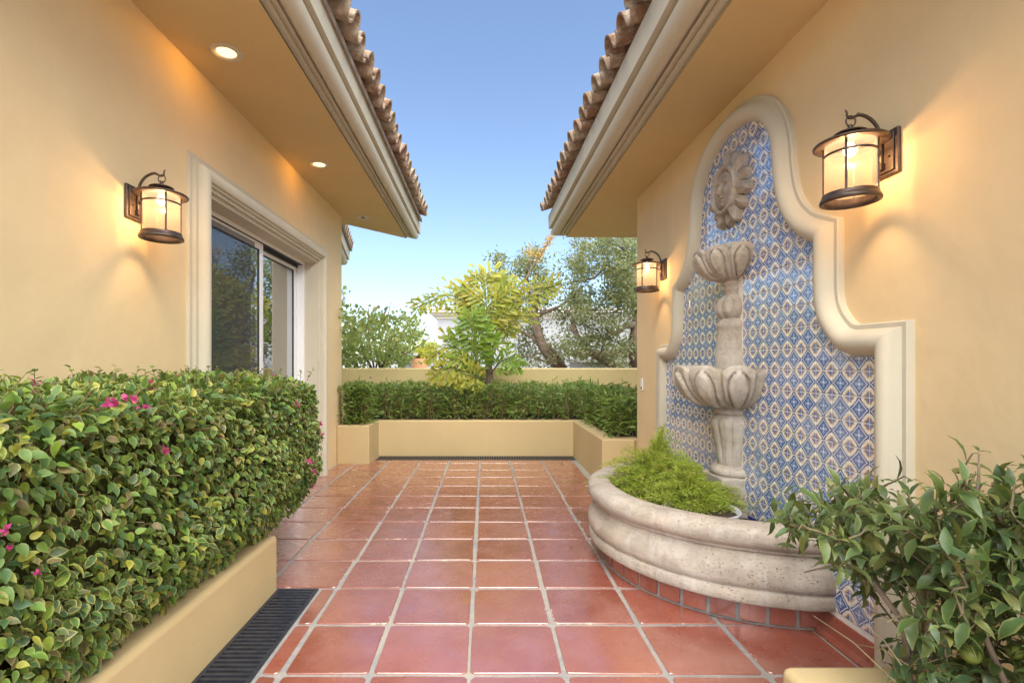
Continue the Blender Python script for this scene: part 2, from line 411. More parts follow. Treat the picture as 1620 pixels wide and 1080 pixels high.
def sweep(mb, path, prof, fn, side=1, closed_prof=False, smooth=False, cap=True):
    """path: 2D points; prof: (offset, height); fn(a, b, h) -> world. side=1: offsets to the left of the path"""
    P = [Vector(p) for p in path]; k = len(P); vs = []
    for i, p in enumerate(P):
        d0 = (P[i] - P[i - 1]).normalized() if i else None
        d1 = (P[i + 1] - P[i]).normalized() if i < k - 1 else None
        d0 = d0 or d1; d1 = d1 or d0
        n0 = Vector((-d0.y, d0.x)) * side; n1 = Vector((-d1.y, d1.x)) * side
        m = n0 + n1; m = m / max(m.length_squared / 2, .35)
        for o, h in prof: q = p + m * o; vs.append(fn(q.x, q.y, h))
    n = len(prof); fs = []
    for i in range(k - 1):
        for j in range(n if closed_prof else n - 1):
            j2 = (j + 1) % n
            fs.append((i * n + j, i * n + j2, (i + 1) * n + j2, (i + 1) * n + j))
    if cap: fs += [tuple(range(n)), tuple((k - 1) * n + j for j in range(n - 1, -1, -1))]
    mb.add(vs, fs, smooth)
def U(x, y, d): return Vector(((x - VX) / FPX * d, d, CAMZ + (VY - y) / FPX * d))
def UX(x, y, X): return U(x, y, X * FPX / (x - VX))
def UZ(x, y, Z): return U(x, y, (Z - CAMZ) * FPX / (VY - y))

# leaf clouds -----------------------------------------------------------------
OVATE = (np.array([(0, 0, 0), (0, .25, -.045), (0, .50, -.055), (0, .75, -.075), (0, 1, -.19),
                   (-.16, .03, .03), (-.29, .18, .065), (-.335, .38, .07), (-.27, .60, .045), (-.135, .82, -.03),
                   (.16, .03, .03), (.29, .18, .065), (.335, .38, .07), (.27, .60, .045), (.135, .82, -.03)], float),
         np.array([(0, 1, 5), (5, 1, 6), (6, 1, 7), (1, 2, 7), (7, 2, 8), (2, 3, 8), (8, 3, 9), (3, 4, 9),
                   (0, 10, 1), (10, 11, 1), (11, 12, 1), (1, 12, 2), (12, 13, 2), (2, 13, 3), (13, 14, 3), (3, 14, 4)]), np.array([0, 0, 0, 0, 1] + [1] * 10, float))
ELLIPT = (np.array([(0, 0, 0), (0, .12, 0), (0, .42, .035), (0, .75, -.03), (0, 1, -.19), (-.14, .25, .05), (-.18, .5, .07), (-.10, .78, .0), (.14, .25, .05), (.18, .5, .07), (.10, .78, .0)], float),
          np.array([(1, 2, 5), (5, 2, 6), (6, 2, 3), (6, 3, 7), (7, 3, 4), (1, 8, 2), (8, 9, 2), (9, 3, 2), (9, 10, 3), (10, 4, 3), (0, 1, 5), (0, 8, 1)]), np.array([0, 0, 0, 0, 1, 1, 1, 1, 1, 1, 1.]))
BLADE = (np.array([(0, 0, 0), (-.10, .4, .03), (.10, .4, .03), (0, .45, -.01), (0, 1, -.14)], float), np.array([(0, 3, 1), (1, 3, 4), (0, 2, 3), (2, 4, 3)]), np.zeros(5))
SMALL = (np.array([(0, 0, 0), (-.22, .5, .05), (.22, .5, .05), (0, 1, 0)], float), np.array([(0, 2, 1), (1, 2, 3)]), np.zeros(4))
ROUND = (np.array([(0, 0, 0), (-.42, .3, .05), (-.36, .75, .03), (0, .95, -.06), (.36, .75, .03), (.42, .3, .05), (0, .45, -.04)], float),
         np.array([(0, 6, 1), (1, 6, 2), (2, 6, 3), (3, 6, 4), (4, 6, 5), (5, 6, 0)]), np.zeros(7))
FISH = (np.array([(0, 0, 0), (-.12, .62, .02), (-.18, .92, .0), (-.04, .84, -.02), (.06, 1.0, -.08), (.13, .78, -.02), (.15, .55, .02)], float),
        np.array([(0, 3, 1), (1, 3, 2), (0, 5, 3), (3, 5, 4), (0, 6, 5)]), np.array([0, .6, 1, .8, 1, .9, .6]))
NEEDLE = (np.array([(-.05, 0, 0), (.05, 0, 0), (0, 1, 0)], float), np.array([(0, 1, 2)]), np.zeros(3))
def unit(a): return a / np.maximum(np.linalg.norm(a, axis=-1, keepdims=True), 1e-9)
def frames(tip, nrm):
    t = unit(tip); sd = unit(np.cross(t, nrm)); n = np.cross(sd, t)
    return np.stack([sd, t, n], axis=2)
def cloud(name, tmpl, loc, tip, nrm, size, mat, parent=None, kind='stuff'):
    V, F, E = tmpl; N = len(loc)
    Rm = frames(np.asarray(tip, float), np.asarray(nrm, float)) * np.asarray(size, float).reshape(-1, 1, 1)
    vs = (np.einsum('nij,kj->nki', Rm, V) + np.asarray(loc, float)[:, None, :]).reshape(-1, 3)
    fs = (F[None] + (np.arange(N) * len(V))[:, None, None]).reshape(-1, 3)
    me = bpy.data.meshes.new(name)
    me.vertices.add(len(vs)); me.vertices.foreach_set('co', vs.ravel())
    me.loops.add(fs.size); me.loops.foreach_set('vertex_index', fs.ravel().astype(np.int32))
    me.polygons.add(len(fs)); me.polygons.foreach_set('loop_start', np.arange(0, fs.size, 3, dtype=np.int32))
    me.polygons.foreach_set('use_smooth', np.ones(len(fs), bool))
    me.update(calc_edges=True)
    at = me.attributes.new('margin', 'FLOAT', 'POINT'); at.data.foreach_set('value', np.tile(E, N))
    me.materials.append(mat)
    o = link(name, me, parent)
    if kind: o['kind'] = kind
    return o
def single_leaves(name, tmpl, loc, tip, nrm, size, mat, parent):
    V, F, E = tmpl
    me = bpy.data.meshes.new(name); me.from_pydata([tuple(v) for v in V], [], [tuple(int(i) for i in f) for f in F])
    me.polygons.foreach_set('use_smooth', [True] * len(F)); me.materials.append(mat)
    at = me.attributes.new('margin', 'FLOAT', 'POINT'); at.data.foreach_set('value', E)
    Rm = frames(np.asarray(tip, float), np.asarray(nrm, float))
    for i in range(len(loc)):
        mtx = Matrix([list(map(float, r)) for r in Rm[i]])
        o = link(name, me, parent)
        o.location = [float(c) for c in loc[i]]; o.rotation_euler = mtx.to_euler(); o.scale = [float(size[i])] * 3
def split_leaves(loc, tip, nrm, size, weight, count=300):
    """indices of the leaves that show largest, and the others"""
    d = loc[:, 1]; x = VX + FPX * loc[:, 0] / np.maximum(d, .05); y = VY - FPX * (loc[:, 2] - CAMZ) / np.maximum(d, .05)
    ok = (d > .3) & (x > 10) & (x < 1610) & (y > 10) & (y < 1070)
    sc = np.where(ok, size / np.maximum(d, .05) * weight, 0)
    order = np.argsort(-sc)
    return order[:count], order[count:]

# local frames of the two houses
XL = -1.945
RC = Vector((1.63, 5.33)); RA = .0152
def LW(u, v, z): return (XL + u, v, z)                       # u out of the left wall, v = distance from the camera
def RW(u, v, z): return (RC.x - u + RA * v, RC.y - v - RA * u, z)   # u out of the right wall, v from its far corner towards the camera

# ================================================================== GROUND AND PATIO
g = MB(); g.add([(-300, -300, -.06), (300, -300, -.06), (300, 900, -.06), (-300, 900, -.06)], [(0, 1, 2, 3)])
gr = g.build('ground', M['ground']); gr['kind'] = 'structure'
b = MB(); b.box((-1.96, -3.5, -.05), (1.80, 7.09, -.0065))
patio = b.build('patio_floor', M['grout']); patio['kind'] = 'structure'; patio['label'] = 'terracotta tiled patio floor with pale grout joints'
BC = Vector((1.66, 3.32)); BR = .885                       # basin centre and riser radius
XJ = [-1.93, -1.70, -1.285, -.857, -.48, -.067, .338, .766, 1.182, 1.612, 1.66]
YJ = [2.087 + .4045 * k for k in range(-9, 12)] + [6.772]
def floor_tile(x0, x1, y0, y1, rnd):
    g = .0115 + rnd.uniform(-.0015, .0015); x0 += g; x1 -= g; y0 += g; y1 -= g
    if x1 - x0 < .03 or y1 - y0 < .03: return
    cx, cy = (x0 + x1) / 2, (y0 + y1) / 2; hx, hy = (x1 - x0) / 2, (y1 - y0) / 2; r = min(.016, hx * .4, hy * .4)
    out = []
    for sx, sy in ((1, 1), (-1, 1), (-1, -1), (1, -1)):
        c = (sx * (hx - r), sy * (hy - r)); a0 = {(1, 1): 0, (-1, 1): 90, (-1, -1): 180, (1, -1): 270}[(sx, sy)]
        for k in range(3):
            a = R(a0 + 45 * k); out.append((c[0] + r * math.cos(a), c[1] + r * math.sin(a)))
        a = R(a0 + 90); nx = (math.cos(a), math.sin(a))
        # a wavy point half way along the next edge
        if (sx, sy) in ((1, 1), (-1, -1)): out.append((rnd.uniform(-.3, .3) * hx, nx[1] * hy))
        else: out.append((nx[0] * hx, rnd.uniform(-.3, .3) * hy))
    out = [(x + rnd.uniform(-.0025, .0025), y + rnd.uniform(-.0025, .0025)) for x, y in out]
    tx, ty = rnd.uniform(-.004, .004), rnd.uniform(-.004, .004)
    n = len(out); z = lambda x, y, h: h + tx * x + ty * y
    vs = [(x, y, -.02) for x, y in out] + [(x, y, z(x, y, -.0022)) for x, y in out] + [(x * .988, y * .988, z(x, y, 0)) for x, y in out]
    fs = [(i, (i + 1) % n, n + (i + 1) % n, n + i) for i in range(n)] + [(n + i, n + (i + 1) % n, 2 * n + (i + 1) % n, 2 * n + i) for i in range(n)]
    fs.append(tuple(2 * n + i for i in range(n)))
    me = bpy.data.meshes.new('floor_tile'); me.from_pydata(vs, [], fs)
    uvl = me.uv_layers.new(name='UVMap')
    for l in me.loops:
        v = me.vertices[l.vertex_index].co; uvl.data[l.index].uv = ((v.x / hx + 1) / 2, (v.y / hy + 1) / 2)
    me.polygons.foreach_set('use_smooth', [False] * (2 * n + 1))
    me.materials.append(M['floor'])
    link('floor_tile', me, patio, (cx, cy, 0))
rnd = random.Random(3)
for i in range(len(XJ) - 1):
    for j in range(len(YJ) - 1):
        x0, x1, y0, y1 = XJ[i], XJ[i + 1], YJ[j], YJ[j + 1]
        cx, cy = (x0 + x1) / 2, (y0 + y1) / 2
        if cy < 2.9 and x1 < -.86: continue
        if cy < 2.9 and i == 2: continue
        if cx < -1.5 and cy > 6.5: continue
        if y0 > 6.4 and x1 > 1.26 and x0 < 1.26: x1 = 1.25
        if cx > 1.25 and cy > 5.3: continue
        if cx > .98 and cy < 1.6: continue
        if (Vector((cx, cy)) - BC).length < .62: continue
        jj = lambda: rnd.uniform(-.004, .004)
        floor_tile(x0 + jj(), x1 + jj(), y0 + jj(), y1 + jj(), rnd)
for j in range(len(YJ) - 1):                                 # narrow cut tiles beside the left drain
    if YJ[j + 1] < 2.93: floor_tile(-.952, -.860, YJ[j], YJ[j + 1], rnd)

# ================================================================== LEFT HOUSE
ZS = 3.295
PROF = [(0, 0), (.0, .017), (-.016, .020), (-.016, .032), (.034, .032), (.034, .049), (.018, .052), (.018, .064), (.064, .064), (.064, .080), (.052, .082), (.052, .092), (.078, .090), (.086, .062), (.100, .052), (.120, .050), (.145, .060), (.166, .080), (.181, .106), (.187, .134), (.176, .150), (.166, .158), (.166, .172), (.214, .172), (.222, .345), (.10, .345)]
house = thing('stucco_house', 'ochre stucco house with sliding glass door and deep downlit eave', 'house', (XL, 2.0, 0))
DY0, DY1, DZ = 3.46, 5.75, 2.475                              # door opening
m = MB()
def wallpiece(y0, y1, z0, z1): m.box((-2.25, y0, z0), (XL, y1, z1))
wallpiece(.1, DY0, -.05, 3.33); wallpiece(DY0, DY1, DZ, 3.33)
m.box((-2.25, DY1, -.05), (XL, 6.767, 3.33))
m.add([(-2.25, 6.767, -.05), (-3.9, 5.0, -.05), (-3.9, 5.0, 3.33), (-2.25, 6.767, 3.33)], [(0, 1, 2, 3)])
bm_ = bmesh.new()
hw = m.build('wall', M['wall'], house)
m = MB()                                                       # room behind the door
m.add([(-2.26, 2.5, 0), (-2.26, 6.4, 0), (-5.5, 6.4, 0), (-5.5, 2.5, 0), (-2.26, 2.5, 2.9), (-2.26, 6.4, 2.9), (-5.5, 6.4, 2.9), (-5.5, 2.5, 2.9)],
      [(0, 1, 2, 3), (4, 7, 6, 5), (1, 5, 6, 2), (2, 6, 7, 3), (3, 7, 4, 0)])
m.build('room', M['room'], house)
m = MB(); cur = []
for k in range(60):
    y = 5.06 + .60 * k / 59; cur.append((-2.40 + .035 * math.sin(k * .95), y))
m.add([(x, y, .02) for x, y in cur] + [(x, y, 2.45) for x, y in cur], [(i, i + 1, 61 + i, 60 + i) for i in range(59)], True)
m.build('curtain', M['curtain'], house)
m = MB()
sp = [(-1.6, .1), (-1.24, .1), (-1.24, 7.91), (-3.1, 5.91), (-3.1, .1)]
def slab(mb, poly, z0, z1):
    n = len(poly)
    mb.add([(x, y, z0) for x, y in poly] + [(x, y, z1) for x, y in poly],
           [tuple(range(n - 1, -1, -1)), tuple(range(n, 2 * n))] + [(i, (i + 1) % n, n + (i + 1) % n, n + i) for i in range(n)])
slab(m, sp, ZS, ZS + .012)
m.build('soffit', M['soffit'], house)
m = MB(); sweep(m, [(-1.24, .1), (-1.24, 7.91), (-3.1, 5.91)], PROF, lambda a, b, h: (a, b, ZS + .0005 + h), side=-1)
crisp(m.build('eave_moulding', M['trim'], house))
def smooth_tile_mesh():
    pr = []
    for k in range(11):
        a = math.pi * (1 - k / 10); pr.append((.080 + .078 * math.cos(a), .098 * math.sin(a)))
    for k in range(1, 9):
        a = math.pi * k / 8; pr.append((.158 + .086 * (1 - math.cos(a)) / 2, -.040 * math.sin(a) ** .8 + .022 * (k / 8) ** 3))
    n = len(pr); th = .015; inn = []
    for i in range(n):
        d = Vector(pr[min(i + 1, n - 1)]) - Vector(pr[max(i - 1, 0)]); d.normalize(); inn.append((pr[i][0] + d.y * th, pr[i][1] - d.x * th))
    L = .43; vs = []
    for y, sc in ((0, 1.0), (L, .93)):
        vs += [((x - .12) * sc, y, z) for x, z in pr] + [((x - .12) * sc, y, z) for x, z in inn]
    fs = []
    for i in range(n - 1):
        fs += [(i, i + 1, 2 * n + i + 1, 2 * n + i), (n + i + 1, n + i, 3 * n + i, 3 * n + i + 1), (i + 1, i, n + i, n + i + 1), (2 * n + i, 2 * n + i + 1, 3 * n + i + 1, 3 * n + i)]
    fs += [(0, 2 * n, 3 * n, n), (n - 1, 2 * n - 1, 4 * n - 1, 3 * n - 1)]
    me = bpy.data.meshes.new('roof_tile'); me.from_pydata(vs, [], fs)
    sm = []
    for i in range(n - 1): sm += [True, True, False, False]
    me.polygons.foreach_set('use_smooth', sm + [False, False]); me.materials.append(M['roof']); return me
TILE = smooth_tile_mesh()
SL = math.atan(.30)
def roof(parent, tiles, path_fn, inward_rot, zf, n0, n1, pitch, rnd, poly):
    """roof slab plus two courses of S tiles along the eave"""
    m = MB(); n = len(poly)
    m.add(poly + [(x, y, z - .05) for x, y, z in poly], [tuple(range(n)), tuple(range(2 * n - 1, n - 1, -1))] + [(i, n + i, n + (i + 1) % n, (i + 1) % n) for i in range(n)])
    ro = m.build('roof', M['roof_bed'], parent)
    for k in range(n0, n1):
        for c in range(2):
            inn = c * .34
            p = path_fn(k * pitch + rnd.uniform(-.008, .008), inn)
            o = link('roof_tile', TILE, ro)
            o.location = (p[0], p[1], zf + .036 + inn * .30 + rnd.uniform(-.006, .008) + c * .012)
            o.rotation_euler = (Euler((SL + rnd.uniform(-.03, .03), rnd.uniform(-.05, .05), 0)).to_matrix().to_4x4().to_3x3()).to_euler()
            mtx = Matrix.Rotation(inward_rot + rnd.uniform(-.035, .035), 3, 'Z') @ Euler((SL + rnd.uniform(-.02, .03), rnd.uniform(-.04, .04), 0)).to_matrix()
            o.rotation_euler = mtx.to_euler()
ZF = ZS + .345
rnd = random.Random(5)
roof(house, TILE, lambda t, inn: (-.925 - inn * .95 + rnd.uniform(-.012, .012), t, 0), R(90), ZF + .03, 9, 34, .238, rnd,
     [(-1.02, .1, ZF + .012), (-1.02, 8.10, ZF + .012), (-3.4, 5.7, ZF + .72), (-3.4, .1, ZF + .72)])
# moulded door surround
TP = [(-.004, -.155), (-.004, .016), (.026, .016), (.026, .044), (.050, .044), (.050, .064), (.062, .064), (.070, .084), (.090, .096), (.118, .097), (.140, .085), (.152, .066), (.154, .046), (.182, .046), (.182, .022), (.214, .022), (.214, -.01)]
m = MB(); sweep(m, [(DY0, -.02), (DY0, DZ), (DY1, DZ), (DY1, -.02)], TP, lambda a, b, h: (XL + h, a, b), side=1)
crisp(m.build('door_surround', M['trim'], house))
door = link('sliding_door', None, house, (XL - .15, 4.6, 0))
def dframe(name, X0, X1, y0, y1, z0, z1, wd, parent, mat):
    m = MB(); m.box((X0, y0, z0), (X1, y0 + wd, z1)); m.box((X0, y1 - wd, z0), (X1, y1, z1))
    m.box((X0, y0 + wd, z1 - wd), (X1, y1 - wd, z1)); m.box((X0, y0 + wd, z0), (X1, y1 - wd, z0 + wd * 1.4))
    return m.build(name, mat, parent, bevel=.004)
dframe('outer_frame', -2.24, -2.075, DY0 + .005, DY1 - .005, .01, DZ - .004, .035, door, M['vinyl'])
dframe('panel_frame', -2.135, -2.09, DY0 + .04, 4.70, .06, DZ - .045, .062, door, M['vinyl'])
dframe('panel_frame', -2.20, -2.155, 4.60, DY1 - .045, .06, DZ - .045, .062, door, M['vinyl'])
dframe('gasket', -2.123, -2.098, DY0 + .1025, 4.6375, .148, DZ - .1075, .012, door, M['vinyl_dark'])
dframe('gasket', -2.188, -2.163, 4.6625, DY1 - .1075, .148, DZ - .1075, .012, door, M['vinyl_dark'])
m = MB(); m.box((-2.113, DY0 + .10, .14), (-2.107, 4.64, DZ - .105)); m.build('pane', M['glass'], door)
m = MB(); m.box((-2.178, 4.66, .14), (-2.172, DY1 - .105, DZ - .105)); m.build('pane', M['glass'], door)
m = MB(); m.box((-2.088, DY0 + .06, .10), (-2.087, 4.52, DZ - .07)); m.build('insect_screen', M['screen'], door)
m = MB(); m.box((-2.20, DY0 + .04, DZ - .042), (-2.08, DY1 - .04, DZ - .0395)); m.box((-2.149, 4.70, DZ - .075), (-2.139, DY1 - .045, DZ - .046)); m.build('head_track', M['vinyl_dark'], door)
# far wing: its eave end shows past the corner of the wall
WD = Vector((-.187, 1.0)).normalized()
m = MB(); A = Vector((-2.23, 7.30)); B_ = A + WD * 2.75
WP = [(o - .20, z) for o, z in PROF]
sweep(m, [tuple(A), tuple(B_), (B_.x - 2.2, B_.y - .4)], WP, lambda a, b, h: (a, b, 3.22 + h), side=-1)
crisp(m.build('wing_eave_moulding', M['trim'], house))
m = MB(); slab(m, [(A.x - .19, A.y), (B_.x - .19, B_.y - .02), (B_.x - 2.2, B_.y - .4), (A.x - 1.2, A.y)], 3.221, 3.24); m.build('wing_soffit', M['soffit'], house)
m = MB(); slab(m, [(A.x - .9, A.y - .3), (B_.x - .95, B_.y - .8), (B_.x - 4, B_.y - .8), (A.x - 4, A.y - .3)], -.05, 3.22); m.build('wing_wall', M['wall'], house)
m = MB(); m.add([(A.x + .06, A.y, 3.60), (B_.x + .06, B_.y + .05, 3.60), (B_.x - 2.4, B_.y, 4.2), (A.x - 2.4, A.y, 4.2), (A.x + .06, A.y, 3.57), (B_.x + .06, B_.y + .05, 3.57), (B_.x - 2.4, B_.y, 4.17), (A.x - 2.4, A.y, 4.17)],
               [(0, 1, 2, 3), (7, 6, 5, 4), (0, 4, 5, 1), (1, 5, 6, 2)]); wr = m.build('wing_roof', M['roof_bed'], house)
for k in range(11):
    p = A + WD * (.1 + k * .25)
    o = link('roof_tile', TILE, wr); o.location = (p.x + .085, p.y, 3.63)
    o.rotation_euler = (Matrix.Rotation(R(90) + math.atan2(.187, 1), 3, 'Z') @ Euler((SL, 0, 0)).to_matrix()).to_euler()

# downlights in the left soffit
def downlight(name, label, y, lit):
    t = thing(name, label, 'downlight', (-1.655, y, ZS), 'recessed downlights in the left eave')
    f = lambda x, yy, z: (-1.655 + x, y + yy, ZS + z)
    m = MB(); m.lathe([(.060, -.001), (.064, -.006), (.092, -.007), (.099, -.003), (.099, -.0005)], 40, fn=f); m.build('trim_ring', M['trim'], t)
    m = MB(); m.lathe([(.0, -.0035), (.040, -.003), (.060, -.001)], 32, fn=f); m.build('lens', M['lens'] if lit else M['dimlens'], t)
    if not lit:
        m = MB(); m.lathe([(.0, -.012), (.020, -.011), (.028, -.004)], 24, fn=f); m.build('eyeball', M['bronze'], t)
    if lit:
        l = bpy.data.lights.new('downlight_lamp', 'SPOT'); l.energy = 1.5; l.color = (1, .43, .05); l.spot_size = R(172); l.spot_blend = .35; l.shadow_soft_size = .05
        lo = link('downlight_lamp', l, t); lo.location = (-1.655, y, ZS - .02); lo.rotation_euler = (0, R(22), 0)
downlight('downlight', 'lit round downlight in the left eave nearest the camera', 3.19, True)
downlight('downlight', 'lit round downlight above the sliding glass door', 4.98, True)
downlight('downlight', 'small unlit downlight at the far end of the left eave', 6.77, False)

# ================================================================== RIGHT HOUSE
ZR = 3.068
rhouse = thing('stucco_house', 'ochre stucco house carrying the tiled wall fountain and two lanterns', 'house', RW(0, 2.0, 0))
m = MB(); m.box((-.3, 0, -.05), (0, 5.2, 3.10), RW); m.box((-4.5, 0, -.05), (-.3, .3, 3.10), RW)
m.build('wall', M['wall'], rhouse)
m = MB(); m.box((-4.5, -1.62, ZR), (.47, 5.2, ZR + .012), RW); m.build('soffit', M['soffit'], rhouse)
m = MB(); sweep(m, [(.47, 5.2), (.47, -1.62), (-4.5, -1.62)], PROF, lambda a, b, h: RW(a, b, ZR + .0005 + h), side=1)
crisp(m.build('eave_moulding', M['trim'], rhouse))
rnd = random.Random(8); ZF2 = ZR + .345
ang = math.atan(RA)
roof(rhouse, TILE, lambda t, inn: RW(.785 - inn * .95 + rnd.uniform(-.014, .014), t, 0)[:2], R(-90) + ang, ZF2 + .03, -7, 16, .236, rnd,
     [RW(.69, 5.2, ZF2 + .012), RW(-3, 5.2, ZF2 + 1.1), RW(-3, -1.8, ZF2 + 1.1), RW(.69, -1.8, ZF2 + .012)])

# ================================================================== TILED NICHE ON THE RIGHT WALL
V0 = 2.05                                                     # centre of niche and fountain along the wall
HALF = [(1.195, .0), (1.195, 1.338), (1.05, 1.340), (.985, 1.362), (.935, 1.40), (.885, 1.455), (.845, 1.525), (.825, 1.60), (.818, 1.70), (.818, 1.895),
        (.745, 1.93), (.665, 1.985), (.59, 2.065), (.54, 2.15), (.505, 2.25), (.485, 2.36), (.472, 2.48), (.45, 2.57), (.41, 2.645), (.35, 2.715), (.27, 2.77), (.18, 2.808), (.09, 2.826), (0, 2.832)]
FULL = HALF + [(-s, z) for s, z in HALF[-2::-1]]              # from the near foot, over the top, to the far foot
niche = thing('tile_panel', 'arched blue and white painted tile panel with stucco moulding round it', 'tile panel', RW(0, V0, 0))
def NW(s, z, u): return RW(u, V0 + s, z)
m = MB(); grown = [(s * 1.02, z + .02 if z > .05 else z) for s, z in FULL]; n = len(grown)
m.add([NW(s, z, .0115) for s, z in grown], [tuple(range(n))]); m.build('backing', M['tilegrout'], niche)
SP = [(-.004, .0), (-.004, .022), (.010, .052), (.030, .074), (.055, .084), (.080, .078), (.100, .058), (.108, .036), (.113, .030), (.132, .030), (.138, .024), (.138, -.004)]
# finer path: Catmull-Rom between the flowing points, corners kept sharp
def refine(pts, sharp):
    out = []
    for i in range(len(pts) - 1):
        p1, p2 = Vector(pts[i]), Vector(pts[i + 1])
        p0 = Vector(pts[i - 1]) if i and i not in sharp else p1 * 2 - p2
        p3 = Vector(pts[i + 2]) if i + 2 < len(pts) and i + 1 not in sharp else p2 * 2 - p1
        k = 3 if (p2 - p1).length < .3 else 1
        for j in range(k):
            t = j / k
            out.append(tuple(.5 * ((2 * p1) + (p2 - p0) * t + (2 * p0 - 5 * p1 + 4 * p2 - p3) * t * t + (3 * p1 - p0 - 3 * p2 + p3) * t ** 3)))
    return out + [tuple(pts[-1])]
nf = len(FULL) - 1
path = refine(FULL, {0, 1, 2, 9, nf - 9, nf - 2, nf - 1, nf})
m = MB(); sweep(m, path, SP, lambda a, b, h: NW(a, b, h), side=-1, smooth=False)
sur = m.build('moulded_surround', M['trim'], niche)
sur.data.polygons.foreach_set('use_smooth', [True] * len(sur.data.polygons))
es = sur.modifiers.new('edges', 'EDGE_SPLIT'); es.split_angle = R(38)
# tiles
PT = .1138
def inside(s, z, poly=FULL):
    c = False; n = len(poly)
    for i in range(n):
        (x1, y1), (x2, y2) = poly[i], poly[(i + 1) % n]
        if (y1 > z) != (y2 > z) and s < (x2 - x1) * (z - y1) / (y2 - y1) + x1: c = not c
    return c
def tile_verts():
    h = PT / 2 - .0031; k = h - .0016
    vs = [(-h, -h, 0), (h, -h, 0), (h, h, 0), (-h, h, 0), (-h, -h, .0075), (h, -h, .0075), (h, h, .0075), (-h, h, .0075), (-k, -k, .009), (k, -k, .009), (k, k, .009), (-k, k, .009)]
    fs = [(0, 1, 5, 4), (1, 2, 6, 5), (2, 3, 7, 6), (3, 0, 4, 7), (4, 5, 9, 8), (5, 6, 10, 9), (6, 7, 11, 10), (7, 4, 8, 11), (8, 9, 10, 11)]
    return vs, fs
TV, TF = tile_verts()
def tile_mesh(name, mat, mats=None):
    me = bpy.data.meshes.new(name); vs, fs = [], []
    for mt in (mats or [Matrix()]):
        o = len(vs); vs += [tuple(mt @ Vector(v)) for v in TV]; fs += [tuple(i + o for i in f) for f in TF]
    me.from_pydata(vs, [], fs); uvl = me.uv_layers.new(name='UVMap')
    for l in me.loops:
        v = TV[l.vertex_index % 12]; uvl.data[l.index].uv = (v[0] / PT + .5, v[1] / PT + .5)
    me.materials.append(mat); return me
spots = []
for i in range(-12, 13):
    for j in range(-10, 16):
        s = 3.174 - V0 + (i + .5) * PT - 9 * PT; z = 1.269 + (j + .5) * PT
        h = PT / 2
        if z < .05: continue
        if not any(inside(s + a * h, z + b2 * h) for a in (-1, 0, 1) for b2 in (-1, 0, 1)): continue
        if abs(s) > 1.195 + .05: continue
        if z < .36 and s < -.1: continue
        if z < .36 and abs(s) < .80 and z < .2: continue
        if abs(s) < .105 and z < 1.9: continue                 # behind the fountain stem
        spots.append((s, z))
spots.sort(key=lambda p: (NW(p[0], p[1], 0)[1]) ** 2 + (p[1] - 1.3) ** 2)
tm = tile_mesh('wall_tile', M['talavera']); tcob = tile_mesh('cobalt_tile', M['cobalt'])
rnd = random.Random(21); rest = []
nrm = Vector(RW(1, 0, 0)) - Vector(RW(0, 0, 0)); alo = Vector(RW(0, -1, 0)) - Vector(RW(0, 0, 0))
BASE = Matrix((alo, Vector((0, 0, 1)), nrm)).transposed()     # tile x along the wall away from the camera... y up, z out
if BASE.determinant() < 0: BASE = Matrix((-alo, Vector((0, 0, 1)), nrm)).transposed()
cnt = 0
for s, z in spots:
    rot = BASE @ Euler((rnd.gauss(0, .007), rnd.gauss(0, .007), rnd.gauss(0, .004))).to_matrix()
    loc = Vector(NW(s, z, .0055 + rnd.uniform(0, .001)))
    cob = z < .36 and abs(s) < .80
    if cnt < 299 or cob:
        o = link('cobalt_tile' if cob else 'wall_tile', tcob if cob else tm, niche); o.location = loc; o.rotation_euler = rot.to_euler()
        cnt += 0 if cob else 1
    else: rest.append(Matrix.Translation(loc) @ rot.to_4x4())
if rest:
    o = link('wall_tile_field', tile_mesh('wall_tile_field', M['talavera'], rest), niche); o['kind'] = 'stuff'
m = MB()                                                        # red cove at the foot of the panel
sweep(m, [(.80, 0), (1.20, 0)], [(.0, .105), (.010, .105), (.014, .09), (.030, .022), (.042, .008), (.052, .004), (.052, -.01), (0, -.01)],
      lambda a, b, h: NW(a, h, b + .008), side=1); m.build('cove_tile', M['riser'], niche)

# ================================================================== FOUNTAIN
ft = thing('wall_fountain', 'carved stone two bowl wall fountain with half round basin', 'fountain', (BC.x, BC.y, 0))
def FW(x, y, z): return RW(x - .004, V0 - .03 + y, z)          # x out of the wall, y along it
H0, H1 = -math.pi / 2, math.pi / 2
def wob(seed, amp):
    def f(g, i, r, z):
        q = mnoise.noise(Vector((math.cos(g) * 5 + seed, math.sin(g) * 5, z * 9)))
        return r + q * amp, z + mnoise.noise(Vector((math.cos(g) * 4, math.sin(g) * 4 + seed, z * 5 + 7))) * amp * .6
    return f
bp = [(.60, .124), (.932, .124), (.946, .127), (.952, .135), (.953, .155), (.952, .182), (.948, .190), (.939, .194), (.939, .200), (.947, .206), (.955, .222), (.958, .246), (.954, .274), (.943, .302), (.928, .328), (.916, .348), (.910, .362), (.910, .371), (.922, .375), (.926, .384), (.924, .391), (.938, .398), (.954, .412), (.962, .435), (.961, .462), (.948, .486), (.922, .500), (.885, .505), (.84, .505), (.812, .500), (.802, .487), (.80, .25)]
m = MB(); m.lathe(bp, 120, H0, H1, FW, wob(1, .006)); m.build('basin', M['stone'], ft)
m = MB(); m.lathe([(.857, -.01), (.857, .128)], 60, H0, H1, FW); m.build('riser_bed', M['grout'], ft)
m = MB(); m.lathe([(.85, .0022), (.868, .0026), (.876, .0012)], 60, H0, H1, FW); m.build('grout_ring', M['grout'], ft)
nt_ = 20
